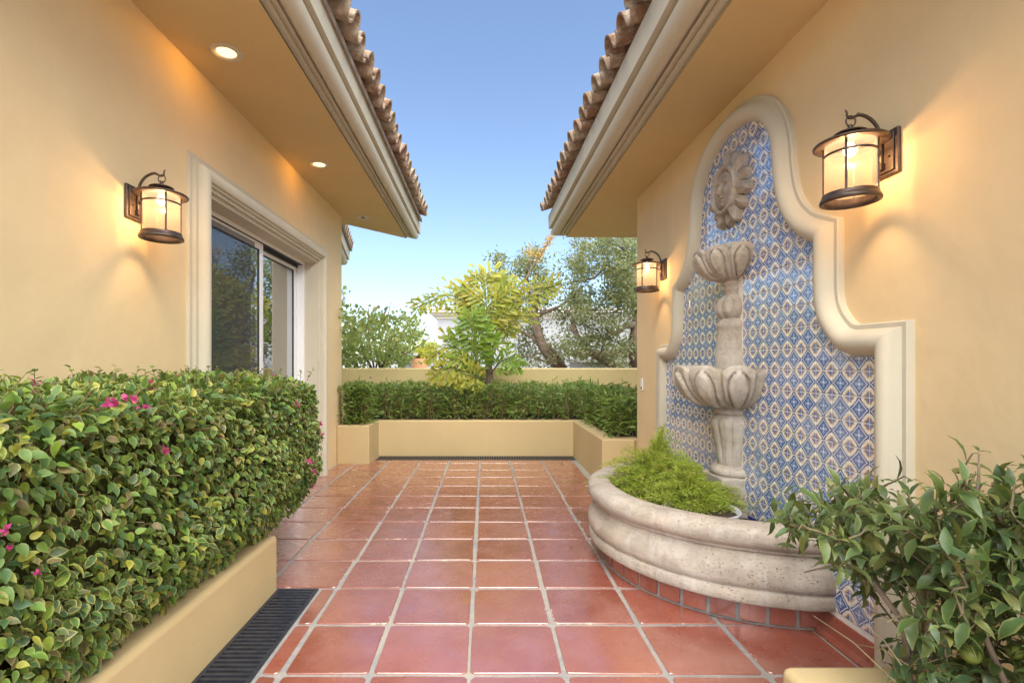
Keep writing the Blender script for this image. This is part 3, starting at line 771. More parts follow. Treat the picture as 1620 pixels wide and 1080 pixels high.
for k in range(nt_):
    a0 = H0 + (k + .075) * math.pi / nt_; a1 = H0 + (k + .925) * math.pi / nt_
    m = MB(); vs = []
    for z in (.010, .116):
        for r_ in (.856, .869):
            for q in range(4):
                a = a0 + (a1 - a0) * q / 3; vs.append(FW(r_ * math.cos(a), r_ * math.sin(a), z + rnd.uniform(-.002, .002)))
    fs = []
    for q in range(3):
        fs += [(4 + q, 5 + q, 13 + q, 12 + q), (q, 4 + q, 5 + q, q + 1)[::-1], (8 + q, 12 + q, 13 + q, 9 + q)]
    fs += [(0, 4, 12, 8), (3, 11, 15, 7)]
    m.add(vs, fs); m.build('riser_tile', M['riser'], ft)
m = MB(); m.lathe([(0, .335), (.80, .335)], 40, H0, H1, FW); m.build('soil', M['soil'], ft)
def halfbox(mb, r, w_, z0, z1): mb.box((-.003, -w_, z0), (r, w_, z1), FW)
m = MB(); halfbox(m, .20, .185, .20, .44); m.build('plinth', M['stone'], ft, bevel=.018)
m = MB(); halfbox(m, .165, .155, .4401, .575); m.build('plinth_block', M['stone'], ft, bevel=.014)
def flutes(n, amp, lo, hi):
    def f(g, i, r, z):
        t = max(0, min(1, (z - lo) / (hi - lo))); e = min(1, 4 * t, 4 * (1 - t))
        c = abs(math.cos(g * n / 2))
        r2 = r * (1 + amp * e * (c ** .55 - .62)); r2 += mnoise.noise(Vector((math.cos(g) * 9, math.sin(g) * 9, z * 14))) * .003
        return r2, z
    return f
def dense(pr, k=5):
    out = []
    for i in range(len(pr) - 1):
        for j in range(k):
            t = j / k; out.append((pr[i][0] + (pr[i + 1][0] - pr[i][0]) * t, pr[i][1] + (pr[i + 1][1] - pr[i][1]) * t))
    return out + [pr[-1]]
vp = refine([(.105, .63), (.112, .68), (.118, .74), (.128, .80), (.142, .86), (.150, .90), (.147, .935), (.128, .962), (.118, .972)], {0, 8})
m = MB(); m.lathe(vp, 160, H0, H1, FW, flutes(10, .13, .63, .972)); m.build('fluted_stem', M['warmstone'], ft)
m = MB(); m.lathe([(.0, .575), (.15, .5755), (.158, .585), (.160, .605), (.152, .62), (.128, .635), (.10, .64)], 48, H0, H1, FW, wob(3, .003)); m.build('base_ring', M['warmstone'], ft)
m = MB(); m.lathe([(.10, .965), (.128, .972), (.132, .99), (.128, 1.008), (.120, 1.02), (.135, 1.05)], 48, H0, H1, FW, wob(4, .002)); m.build('collar', M['warmstone'], ft)
def petal_bowl(name, R0, rb, z0, z1, npet, parent):
    """half bowl: npet petals round the full circle, each with a raised oval lobe inside a grooved border"""
    m = MB(); NT, NG = 34, 200; vs = []
    depth = z1 - z0
    for j in range(NG + 1):
        g = H0 + (H1 - H0) * j / NG
        ph = ((g / (2 * math.pi) * npet + .5) % 1.0) * 2 - 1       # -1..1 within a petal
        for i in range(NT + 1):
            t = i / NT
            r = rb + (R0 - rb) * (math.sin(t * math.pi / 2) ** .78); z = z0 + depth * (1 - math.cos(t * math.pi / 2)) ** .92
            r = r + .012 * t
            # petal border scallop
            z -= .060 * (abs(ph) ** 3) * t ** 5
            d = 0.0; w2 = .60
            tt = (t - .10) / .80
            if 0 < tt < 1:
                ww = w2 * min(1, math.sqrt(max(0, 1 - ((tt - .62) / .38) ** 2)) if tt > .62 else .55 + .45 * tt / .62)
            else: ww = 0
            e = abs(ph) - ww
            if ww > 0 and e < 0: d += .020 * min(1, -e * 4) ** .6 + .004
            if abs(e) < .10 and ww > 0: d -= .032 * (1 - abs(e) / .10)
            d -= .030 * max(0, abs(ph) - .80) / .20 * min(1, t * 2)
            d += mnoise.noise(Vector((math.cos(g) * 14, math.sin(g) * 14, z * 25))) * .003
            r += d * R0 / .39; z -= d * .25
            vs.append(FW(r * math.cos(g), r * math.sin(g), z))
        rr = R0 + .006
        for r, z in ((R0 - .02, z1 + .004 - .060 * abs(ph) ** 3), (R0 - .055, z1 - .012), (R0 - .09, z1 - .06), (0.0, z1 - .07)):
            vs.append(FW(r * math.cos(g), r * math.sin(g), z))
    k = NT + 5
    m.add(vs, [(j * k + i, (j + 1) * k + i, (j + 1) * k + i + 1, j * k + i + 1) for j in range(NG) for i in range(k - 1)], True)
    return m.build(name, M['warmstone'], parent)
petal_bowl('lower_bowl', .375, .125, 1.02, 1.29, 11, ft)
m = MB(); m.lathe([(.122, 1.20), (.124, 1.37), (.116, 1.40), (.113, 1.50), (.112, 1.535), (.118, 1.545), (.116, 1.57), (.100, 1.585), (.092, 1.60)], 48, H0, H1, FW, wob(6, .002)); m.build('shaft', M['warmstone'], ft)
kp = refine([(.085, 1.595), (.098, 1.615), (.112, 1.645), (.115, 1.68), (.105, 1.715), (.088, 1.74), (.075, 1.755)], {0, 6})
m = MB(); m.lathe(kp, 140, H0, H1, FW, flutes(10, .20, 1.595, 1.755)); m.build('gadrooned_bulb', M['warmstone'], ft)
m = MB(); m.lathe([(.070, 1.74), (.066, 1.775), (.072, 1.785), (.080, 1.792), (.078, 1.802), (.068, 1.808), (.074, 1.822), (.086, 1.83), (.084, 1.842), (.072, 1.85), (.09, 1.872)], 48, H0, H1, FW, wob(8, .0015)); m.build('turned_neck', M['warmstone'], ft)
petal_bowl('upper_bowl', .250, .075, 1.862, 2.055, 10, ft)
m = MB(); m.lathe([(.11, 1.98), (.112, 2.085), (.106, 2.092), (.085, 2.092), (.082, 2.05), (0, 2.05)], 40, H0, H1, FW, wob(9, .002)); m.build('spout_cup', M['warmstone'], ft)

# sun carving ----------------------------------------------------------------
SV, SZ = 2.015, 2.455
sun_t = thing('sun_carving', 'carved stone sun face with thick rays above the upper bowl', 'wall carving', RW(0.01, SV, SZ), )
def SW(x, y, h): return RW(.014 + h, SV + x, SZ + y)           # x along the wall towards the camera, y up
def face_h(x, y):
    r = math.hypot(x, y); h = .060
    G = lambda cx, cy, sx, sy, a: a * math.exp(-((x - cx) / sx) ** 2 - ((y - cy) / sy) ** 2)
    if r < .128:
        h = .046 + .030 * math.sqrt(max(0, 1 - (r / .14) ** 2))
        h += G(0, .005, .013, .036, .024) + G(0, -.022, .020, .012, .020)                 # nose and nostrils
        h += G(-.047, -.015, .026, .022, .013) + G(.047, -.015, .026, .022, .013)         # cheeks
        h -= G(-.040, .028, .020, .011, .018) + G(.040, .028, .020, .011, .018)           # sockets
        h += G(-.040, .026, .011, .006, .012) + G(.040, .026, .011, .006, .012)           # eyes
        h += G(-.040, .050, .026, .008, .014) + G(.040, .050, .026, .008, .014)           # brows
        h += G(0, -.052, .026, .006, .012) + G(0, -.068, .020, .007, .012) - G(0, -.060, .028, .0035, .010)
        h += G(0, -.095, .022, .014, .012)                                                # chin
        h -= .010 * max(0, (r - .115) / .013)
    elif r < .160:
        a = math.atan2(y, x); t = (r - .144) / .016
        h = .058 + .018 * math.sqrt(max(0, 1 - t * t)) + .006 * math.cos(a * 44) * max(0, 1 - abs(t + .3) * 1.4)
    return h
m = MB(); NR, NA = 48, 176; vs = []
for i in range(NR + 1):
    r = .165 * i / NR
    for j in range(NA):
        a = 2 * math.pi * j / NA; x, y = r * math.cos(a), r * math.sin(a); vs.append(SW(x, y, face_h(x, y) if i < NR else .0))
m.add(vs, [(i * NA + j, (i + 1) * NA + j, (i + 1) * NA + (j + 1) % NA, i * NA + (j + 1) % NA) for i in range(NR) for j in range(NA)], True)
m.build('face', M['sunstone'], sun_t)
rnd = random.Random(4)
for k in range(14):
    a = 2 * math.pi * (k + .5) / 14; long = .262 if k % 2 else .245; hw = .050 + rnd.uniform(-.004, .004)
    ca, sa = math.cos(a), math.sin(a); f = lambda r, t: (r * ca - t * sa, r * sa + t * ca)
    hh = .050 if k % 2 else .034
    pts = [(.150, -.040, 0), (.150, .040, 0), (.205, hw, 0), (long, .016, 0), (long, -.016, 0), (.205, -hw, 0),
           (.150, -.034, hh), (.150, .034, hh), (.203, hw * .8, hh * .9), (long - .012, .010, hh * .8), (long - .012, -.012, hh * .75), (.203, -hw * .8, hh * .7), (.165, .0, hh + .016), (.225, .004, hh + .008)]
    m = MB(); m.add([SW(*f(r, t), h) for r, t, h in pts],
                    [(0, 1, 7, 6), (1, 2, 8, 7), (2, 3, 9, 8), (3, 4, 10, 9), (4, 5, 11, 10), (5, 0, 6, 11), (6, 7, 12), (7, 8, 13, 12), (8, 9, 13), (9, 10, 13), (10, 11, 13), (11, 6, 12, 13)])
    m.build('ray', M['sunstone'], sun_t)

# ================================================================== LANTERNS
def make_lantern(label):
    t = thing('wall_lantern', label, 'wall lantern', (0, 0, 0), 'bronze wall lanterns')
    ax = .16
    f = lambda x, y, z: (ax + x, y, z)
    m = MB(); m.box((.0, -.066, -.092), (.016, .066, .092)); m.build('back_plate', M['bronze'], t, bevel=.004)
    m = MB(); m.box((.0161, -.052, -.078), (.024, .052, .078)); m.build('raised_plate', M['bronze'], t, bevel=.003)
    m = MB(); pts = [(.028, 0, -.055), (.030, 0, -.01), (.032, 0, .05)]
    for k in range(9):
        a = R(180 - 11.25 * k); pts.append((.032 + .098 + .098 * math.cos(a), 0, .06 + .108 * math.sin(a)))
    m.tube(pts, (.0072), 10); m.box((.0241, -.013, -.065), (.040, .013, -.040)); m.build('arm', M['bronze'], t)
    m = MB(); m.tube([(.122, 0, .167), (.140, 0, .160), (.152, 0, .152), (.166, 0, .152), (.174, 0, .162), (.174, 0, .176), (.181, 0, .186)], [.006, .006, .0055, .005, .0045, .004, .003], 8); m.build('hook', M['bronze'], t)
    m = MB(); m.tube([(ax + .020 * math.cos(a), .003, .138 + .022 * math.sin(a)) for a in [2 * math.pi * k / 20 for k in range(21)]], .003, 6, False); m.build('loop', M['bronze'], t)
    m = MB(); m.lathe([(0, .126), (.008, .124), (.010, .116), (.007, .108), (.020, .104), (.050, .094), (.060, .088), (.060, .084), (.034, .090), (.0, .092)], 32, fn=f); m.build('finial_cap', M['bronze'], t)
    m = MB(); m.lathe([(.033, .0845), (.033, .0665)], 32, fn=f)
    for k in range(10):
        a = 2 * math.pi * k / 10; m.box((ax + .036 * math.cos(a) - .003, .036 * math.sin(a) - .003, .064), (ax + .036 * math.cos(a) + .003, .036 * math.sin(a) + .003, .0843))
    m.build('vent_neck', M['bronze'], t)
    m = MB(); m.lathe([(.0, .068), (.045, .067), (.085, .060), (.112, .052), (.128, .050), (.132, .046), (.131, .040), (.122, .038), (.100, .043), (.0, .050)], 48, fn=f); m.build('brim', M['bronze'], t)
    m = MB(); m.lathe([(.089, .046), (.0905, -.166), (.0865, -.166), (.086, .046)], 48, fn=f); m.build('glass_shade', M['lglass'], t)
    m = MB(); m.lathe([(.0945, .004), (.0945, -.006), (.0915, -.006), (.0915, .004), (.0945, .004)], 48, fn=f, smooth=False); m.build('hoop', M['bronze'], t)
    for k in range(4):
        a = R(45 + 90 * k); c, s = math.cos(a), math.sin(a); m = MB()
        p = lambda r, w_, z: (ax + r * c - w_ * s, r * s + w_ * c, z)
        m.add([p(r, w_, z) for z in (-.168, .042) for r in (.091, .0965) for w_ in (-.0045, .0045)], [(2, 3, 7, 6), (0, 2, 6, 4), (1, 5, 7, 3), (0, 4, 5, 1)]); m.build('cage_bar', M['bronze'], t)
    m = MB(); m.lathe([(.084, -.160), (.097, -.160), (.100, -.166), (.098, -.174), (.104, -.178), (.109, -.190), (.107, -.198), (.099, -.200), (.090, -.197), (.086, -.178), (.084, -.160)], 48, fn=f); m.build('base_ring', M['bronze'], t)
    m = MB(); m.lathe([(.0, -.010), (.014, -.005), (.024, .008), (.026, .020), (.020, .032), (.013, .042), (.013, .050)], 20, fn=f); m.build('bulb', M['bulb'], t)
    m = MB(); m.tube([(.024, .035, -.02), (.034, .035, -.02)], .004, 6); m.tube([(.024, -.035, -.02), (.034, -.035, -.02)], .004, 6); m.tube([(.033, 0, 0), (.066, 0, 0)], .005, 6); m.build('screw', M['bronze'], t)
    l = bpy.data.lights.new('lantern_lamp', 'POINT'); l.energy = 2.9; l.color = (1, .66, .36); l.shadow_soft_size = .028
    lo = link('lantern_lamp', l, t); lo.location = (ax, 0, -.035)
    return t
lan = make_lantern('lit bronze lantern on the wall beside the sliding door')
def copy_thing(t, label):
    c = t.copy(); COL.objects.link(c); c['label'] = label
    for ch in list(t.children):
        d = ch.copy(); COL.objects.link(d); d.parent = c
    return c
l2 = copy_thing(lan, 'large lit bronze lantern on the wall above the leafy shrub')
l3 = copy_thing(lan, 'small far lit bronze lantern at the corner of the fountain wall')
lan.location = (XL, 2.75, 2.186)
l2.location = RW(0, 3.256, 2.170); l2.rotation_euler = (0, 0, math.pi + ang)
l3.location = RW(0, .775, 2.165); l3.rotation_euler = (0, 0, math.pi + ang)

# small white chime / switch plate on the right wall
sw = thing('switch_plate', 'small white switch plate on the wall near the far corner', 'switch plate', RW(0, .165, 1.09))
m = MB(); m.box((.0, .135, 1.03), (.010, .195, 1.152), RW); m.build('plate', M['white_plastic'], sw, bevel=.003)
m = MB(); m.box((.0101, .150, 1.045), (.013, .180, 1.065), RW); m.build('button', M['pit'], sw)

# ================================================================== PLANTERS
def rbox(name, label, a, b, bev=.03, group='stucco planters'):
    t = thing(name, label, 'planter', ((a[0] + b[0]) / 2, (a[1] + b[1]) / 2, 0), group); return t
t = thing('planter', 'low ochre stucco planter holding the bougainvillea hedge', 'planter', (-1.55, 1.2, 0), 'stucco planters')
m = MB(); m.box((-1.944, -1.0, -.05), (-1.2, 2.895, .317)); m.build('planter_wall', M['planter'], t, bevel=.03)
m = MB(); m.box((-1.90, -.9, .3), (-1.36, 2.75, .322)); m.build('soil', M['soil'], t)
t = thing('planter', 'U shaped ochre stucco planter against the garden wall', 'planter', (-.1, 7.2, 0), 'stucco planters')
m = MB()
up = [(-1.943, 6.53), (-1.51, 6.50), (-1.50, 7.05), (1.25, 7.05), (1.25, 5.31), (1.60, 5.31), (1.61, 5.34), (2.6, 5.60), (2.6, 8.15), (-1.95, 8.15)]
n = len(up); m.add([(x, y, -.05) for x, y in up] + [(x, y, .50) for x, y in up], [tuple(range(n, 2 * n)), ] + [(i, (i + 1) % n, n + (i + 1) % n, n + i) for i in range(n)])
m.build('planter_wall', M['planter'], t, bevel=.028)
m = MB(); slab(m, [(-1.9, 6.72), (-1.70, 6.72), (-1.70, 7.24), (1.44, 7.24), (1.44, 5.48), (2.4, 5.8), (2.4, 8.1), (-1.9, 8.1)], .45, .505); m.build('soil', M['soil'], t)
t = thing('planter', 'pale ochre planter block under the big leafy shrub', 'planter', (1.3, 1.2, 0), 'stucco planters')
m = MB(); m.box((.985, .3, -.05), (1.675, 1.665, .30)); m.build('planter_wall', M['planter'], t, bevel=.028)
m = MB(); m.box((1.08, .4, .25), (1.62, 1.52, .304)); m.build('soil', M['soil'], t)

# drains ---------------------------------------------------------------------
dg = thing('drain_grate', 'dark slotted drain grate beside the hedge planter', 'drain grate', (-1.08, 2.0, 0))
m = MB(); x0, x1, y0, y1 = -1.198, -.962, 1.30, 2.885
m.box((x0, y0, -.008), (x0 + .018, y1, .003)); m.box((x1 - .018, y0, -.008), (x1, y1, .003)); m.box((x0 + .018, y1 - .018, -.008), (x1 - .018, y1, .003))
m.build('frame', M['grate'], dg)
m = MB(); m.box((x0 + .018, y0, -.0064), (x1 - .018, y1 - .018, -.0062)); m.build('channel', M['pit'], dg)
bar = MB(); bar.box((x0 + .018, -.0085, -.012), (x1 - .018, .0085, .0015)); bo = None
y = y1 - .035
while y > y0 + .02:
    if bo is None: bo = bar.build('grate_bar', M['grate'], dg); bo.location = (0, y, 0)
    else:
        o = link('grate_bar', bo.data, dg); o.location = (0, y, 0)
    y -= .033
dg2 = thing('drain_grate', 'long dark slotted drain along the foot of the back planter', 'drain grate', (-.12, 6.9, 0))
m = MB(); m.box((-1.495, 6.785, -.008), (1.245, 6.80, .003)); m.box((-1.495, 7.03, -.008), (1.245, 7.045, .003)); m.build('frame', M['grate'], dg2)
m = MB(); m.box((-1.495, 6.80, -.0064), (1.245, 7.03, -.0062)); m.build('channel', M['pit'], dg2)
m = MB(); x = -1.48
while x < 1.24: m.box((x, 6.80, -.006), (x + .018, 7.03, .0015)); x += .034
o = m.build('grate_bars', M['grate'], dg2); o['kind'] = 'stuff'

# ================================================================== GARDEN WALL AND NEIGHBOURS
m = MB(); m.box((-7.5, 8.25, -.05), (9, 8.45, 1.235)); o = m.build('garden_wall', M['garden_wall'], None, bevel=.02)
tag(o, 'yellow ochre garden wall behind the clipped hedge', 'wall')
t = thing('white_building', 'white flat roofed building with moulded cornice beyond the trees', 'building', (2, 17, 0))
m = MB(); m.box((-1.53, 16, -.05), (9, 23, 2.76)); m.build('wall', M['shaded_white_wall'], t)
CP = [(0, 0), (.05, .02), (.05, .05), (.10, .08), (.16, .13), (.22, .20), (.26, .21), (.26, .28), (.30, .29), (.30, .35), (0, .36)]
m = MB(); sweep(m, [(-1.53, 23), (-1.53, 16), (9, 16)], CP, lambda a, b, h: (a, b, 2.74 + h), side=-1); m.build('cornice', M['cornice_white'], t)
m = MB(); m.box((-1.53, 16, 2.762), (9, 23, 3.05)); m.build('parapet', M['cornice_white'], t)
t = thing('low_building', 'low white outbuilding with barrel tiled roof behind the trees', 'building', (4, 13.5, 0))
m = MB(); m.box((2.55, 13, -.05), (7, 15, 1.36)); m.build('wall', M['shaded_white_wall'], t)
m = MB(); m.box((2.4, 12.8, 1.361), (7.2, 15.2, 1.43)); m.build('eave', M['cornice_white'], t)
for k in range(16):
    m = MB(); xs = 2.42 + k * .27
    vs = []
    for y, z in ((12.72, 1.455), (14.4, 1.62)):
        for q in range(8):
            a = math.pi * q / 7; vs.append((xs + .115 * math.cos(a), y, z + .10 * math.sin(a)))
        for q in range(8):
            a = math.pi * (7 - q) / 7; vs.append((xs + .095 * math.cos(a), y, z + .08 * math.sin(a)))
    m.add(vs, [(i, (i + 1) % 16, 16 + (i + 1) % 16, 16 + i) for i in range(16)] + [tuple(range(15, -1, -1))]); m.build('roof_tile', M['roof'], t)
t = thing('orange_house', 'distant low orange and white house beside the white building', 'house', (-2.8, 24, 0))
m = MB(); m.box((-3.95, 24, -.05), (-2.75, 28, 1.58)); m.build('wall', M['orange_wall'], t)
m = MB(); m.box((-2.748, 24.0, -.05), (-1.9, 28, 1.62)); m.build('side_wall', M['shaded_white_wall'], t)
t = thing('pale_house', 'pale low house behind the round leaved bush', 'house', (-6, 22, 0))
m = MB(); m.box((-12, 20, -.05), (-3.5, 26, 1.72)); m.build('wall', M['shaded_white_wall'], t)
m = MB(); m.box((-12.15, 19.85, 1.7201), (-3.35, 26.15, 1.86)); m.build('roof', M['cornice_white'], t)

# ================================================================== BOUGAINVILLEA HEDGE
hed = thing('bougainvillea_hedge', 'clipped bougainvillea hedge with a few magenta flowers', 'hedge', (-1.5, 2.0, .32))
HC = np.array([-1.535, 1.99, .755]); HH = np.array([.415, 1.63, .465])
def hedge_surface(N, rng):
    A_ = np.array([HH[1] * HH[2] * 1.25, HH[1] * HH[0] * 1.1, HH[0] * HH[2] * 1.2]); A_ = A_ / A_.sum()
    ax = rng.choice(3, N, p=A_); p = rng.uniform(-1, 1, (N, 3)); sgn = np.ones(N)
    ax2 = np.array([0, 2, 1])[ax]                       # +x face, +z face, +y face
    lowf = rng.random(N) < .06
    p[np.arange(N), ax2] = 1.0
    e = 7.0
    k = (np.abs(p) ** e).sum(1) ** (1 / e); q = p / k[:, None]
    n = np.sign(q) * np.abs(q) ** (e - 1) / HH; n = unit(n)
    w_ = HC + q * HH
    return w_, n
def hedge_warp(w_, n):
    out = w_.copy()
    lo = np.clip((.62 - w_[:, 2]) / .33, 0, 1)
    out[:, 0] -= lo ** 1.3 * .15 * (w_[:, 0] > HC[0])           # undercut at the foot
    far = np.clip((w_[:, 1] - 2.9) / .6, 0, 1)
    out[:, 2] += far * np.clip((.6 - w_[:, 2]) / .3, 0, 1) * -.02
    b = np.array([mnoise.noise(Vector((float(x) * 3.1, float(y) * 3.1, float(z) * 3.1))) + .5 * mnoise.noise(Vector((float(x) * 8, float(y) * 8, float(z) * 8))) for x, y, z in w_])
    return out + n * (b * .045)[:, None]
rng = np.random.default_rng(5)
N = 27000
w_, n_ = hedge_surface(N, rng); w_ = hedge_warp(w_, n_)
depth = rng.random(N) ** 1.6 * .15
loc = w_ - n_ * depth[:, None]
dn = np.array([0, 0, -1.0])
tip = n_ * rng.uniform(.15, .7, (N, 1)) + dn * rng.uniform(.2, .8, (N, 1)) * np.where(n_[:, 2:3] > .6, .15, 1) + rng.normal(0, .45, (N, 3))
nl = n_ * .8 + np.array([0, 0, .75]) + rng.normal(0, .38, (N, 3))
size = rng.uniform(.021, .042, N) * np.where(rng.random(N) < .12, 1.25, 1)
big, oth = split_leaves(loc, tip, nl, size, np.clip(1 - depth / .06, .05, 1))
single_leaves('leaf', OVATE, loc[big], tip[big], nl[big], size[big], M['boug'], hed)
cloud('foliage', OVATE, loc[oth], tip[oth], nl[oth], size[oth], M['boug'], hed)
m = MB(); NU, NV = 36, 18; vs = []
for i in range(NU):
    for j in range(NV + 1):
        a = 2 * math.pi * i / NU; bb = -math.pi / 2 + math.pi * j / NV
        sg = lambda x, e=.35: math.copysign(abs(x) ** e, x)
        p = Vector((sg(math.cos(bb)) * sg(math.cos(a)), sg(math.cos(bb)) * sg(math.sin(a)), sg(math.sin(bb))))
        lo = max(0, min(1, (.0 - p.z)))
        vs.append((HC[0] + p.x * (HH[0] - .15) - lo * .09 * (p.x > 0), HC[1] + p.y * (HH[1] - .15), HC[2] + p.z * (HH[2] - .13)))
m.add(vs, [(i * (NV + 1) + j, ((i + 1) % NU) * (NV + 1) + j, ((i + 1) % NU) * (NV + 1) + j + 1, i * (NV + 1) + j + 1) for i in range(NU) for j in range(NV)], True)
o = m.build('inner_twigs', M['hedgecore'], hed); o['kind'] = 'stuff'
m = MB(); rnd = random.Random(31)
for k in range(160):
    i = rnd.randrange(N); p = Vector(w_[i]); q = Vector(n_[i])
    a = p - q * .16 + Vector((rnd.uniform(-.05, .05), rnd.uniform(-.08, .08), rnd.uniform(-.06, .06)))
    m.tube([a, p - q * .05, p + q * rnd.uniform(-.02, .035)], [.004, .003, .0015], 4, False)
o = m.build('twigs', M['twig'], hed); o['kind'] = 'stuff'
L, T, Nn, Sz = [], [], [], []; m = MB()                              # stray shoots above the clipped top
for k in range(70):
    a = Vector((rnd.uniform(-1.85, -1.2), rnd.uniform(.9, 3.5), 1.19)); b = a + Vector((rnd.uniform(-.03, .05), rnd.uniform(-.05, .05), rnd.uniform(.04, .11)))
    m.tube([a, b], [.002, .001], 4, False)
    for q in range(5):
        p = a.lerp(b, .3 + .17 * q); g = q * 2.4 + k; L.append(tuple(p)); T.append((math.cos(g), math.sin(g), .5)); Nn.append((-math.cos(g) * .5, -math.sin(g) * .5, 1)); Sz.append(rnd.uniform(.018, .034))
cloud('shoots', OVATE, np.array(L), np.array(T), np.array(Nn), np.array(Sz), M['boug'], hed)
o = m.build('shoot_stems', M['greenstem'], hed); o['kind'] = 'stuff'
def flower(p, nrm_, sc, mat, white=True):
    nrm_ = np.array(nrm_, float); k = 7; rr = np.random.default_rng(int(abs(p[0] * 1000 + p[2] * 777)))
    t = unit(rr.normal(0, 1, (k, 3)) + nrm_ * .8); nn = unit(rr.normal(0, .5, (k, 3)) + nrm_)
    cloud('flower', OVATE, np.array([p] * k) + rr.normal(0, .010 * sc, (k, 3)), t, nn, rr.uniform(.026, .04, k) * sc, mat, hed, None)
for x, y, sc in ((258, 715, .9), (505, 670, .9), (509, 688, .8), (487, 728, 1.0), (497, 747, .9), (494, 770, .9), (8, 838, .55), (12, 868, .45)):
    flower(UX(x, y, -1.095), (1, -.2, .3), sc * .72, M['bract'])
for x, y, sc in ((240, 609, 1.15), (183, 638, 1.1), (168, 638, .8), (228, 644, .8), (280, 593, .9), (57, 614, 1.1), (325, 606, .9), (424, 594, .9), (432, 596, .8), (262, 716, .8), (205, 632, 1.0), (470, 640, .8), (60, 905, .45), (350, 690, .7)):
    p = UZ(x, max(y, 597), 1.235) if y < 615 else UX(x, y, -1.11); 
    if y < 615:
        X = -1.30 if y > 600 else -1.55
        p = UX(x, y, X)
    flower(p, (.5, -.5, .9), sc * .66, M['bract'])

# ================================================================== BACK HEDGE (narrow leaves)
hb = thing('narrow_leaf_hedge', 'U shaped hedge of narrow dark green leaves in the back planter', 'hedge', (0, 7.5, .5))
rng = np.random.default_rng(9)
def fillbox(x0, x1, y0, y1, z0, z1, N):
    p = rng.uniform((x0, y0, z0), (x1, y1, z1), (N, 3)); return p
sets = [fillbox(-1.90, 1.75, 7.16, 8.15, .5, 1.0, 15000), fillbox(-1.91, -1.54, 6.58, 7.2, .5, 1.0, 3000), fillbox(1.36, 1.85, 5.42, 7.2, .5, .99, 6500)]
loc = np.concatenate(sets)
nzv = np.array([mnoise.noise(Vector((float(x) * 2.3, float(y) * 2.3, 3.0))) for x, y, z in loc])
loc[:, 2] = .50 + (loc[:, 2] - .50) * (1.0 + nzv * .22)
loc[:, 1] += (loc[:, 1] < 7.4) * (np.sin(loc[:, 2] * 9) * .02)
N = len(loc)
hz = np.clip((loc[:, 2] - .5) / .5, 0, 1)
keep = rng.random(N) < (.50 + .50 * hz); loc = loc[keep]; hz = hz[keep]; N = len(loc)
tip = rng.normal(0, .75, (N, 3)) + np.array([0, -.35, 0]); tip[:, 2] = rng.uniform(-.35, .75, N)
nl = rng.normal(0, .5, (N, 3)) + np.array([0, -.3, 1.0])
cloud('foliage', BLADE, loc, tip, nl, rng.uniform(.075, .125, N), M['ruellia'], hb)
m = MB(); rnd = random.Random(2)
for k in range(230):
    z = rnd.random()
    if z < .64: x, y = rnd.uniform(-1.88, 1.7), rnd.uniform(7.2, 7.7)
    elif z < .8: x, y = rnd.uniform(-1.9, -1.58), rnd.uniform(6.62, 7.2)
    else: x, y = rnd.uniform(1.4, 1.75), rnd.uniform(5.48, 7.2)
    a = Vector((x, y, .5)); b = a + Vector((rnd.uniform(-.1, .1), rnd.uniform(-.1, .06), rnd.uniform(.25, .48)))
    m.tube([a, (a + b) / 2 + Vector((rnd.uniform(-.03, .03), rnd.uniform(-.03, .03), 0)), b], [.006, .005, .003], 4, False)
o = m.build('stems', M['twig'], hb); o['kind'] = 'stuff'
for x, y in ((586, 598), (652, 601)):
    p = U(x, y, 7.15); k = 5; rr = np.random.default_rng(x)
    mm = M.setdefault('violet', leafmat('violet_petal', [(.22, .13, .45), (.30, .18, .55)], None, .6, .3))
    cloud('flower', ROUND, np.array([p] * k), unit(rr.normal(0, 1, (k, 3)) + np.array([0, -.5, .6])), rr.normal(0, 1, (k, 3)), np.full(k, .022), mm, hb, None)

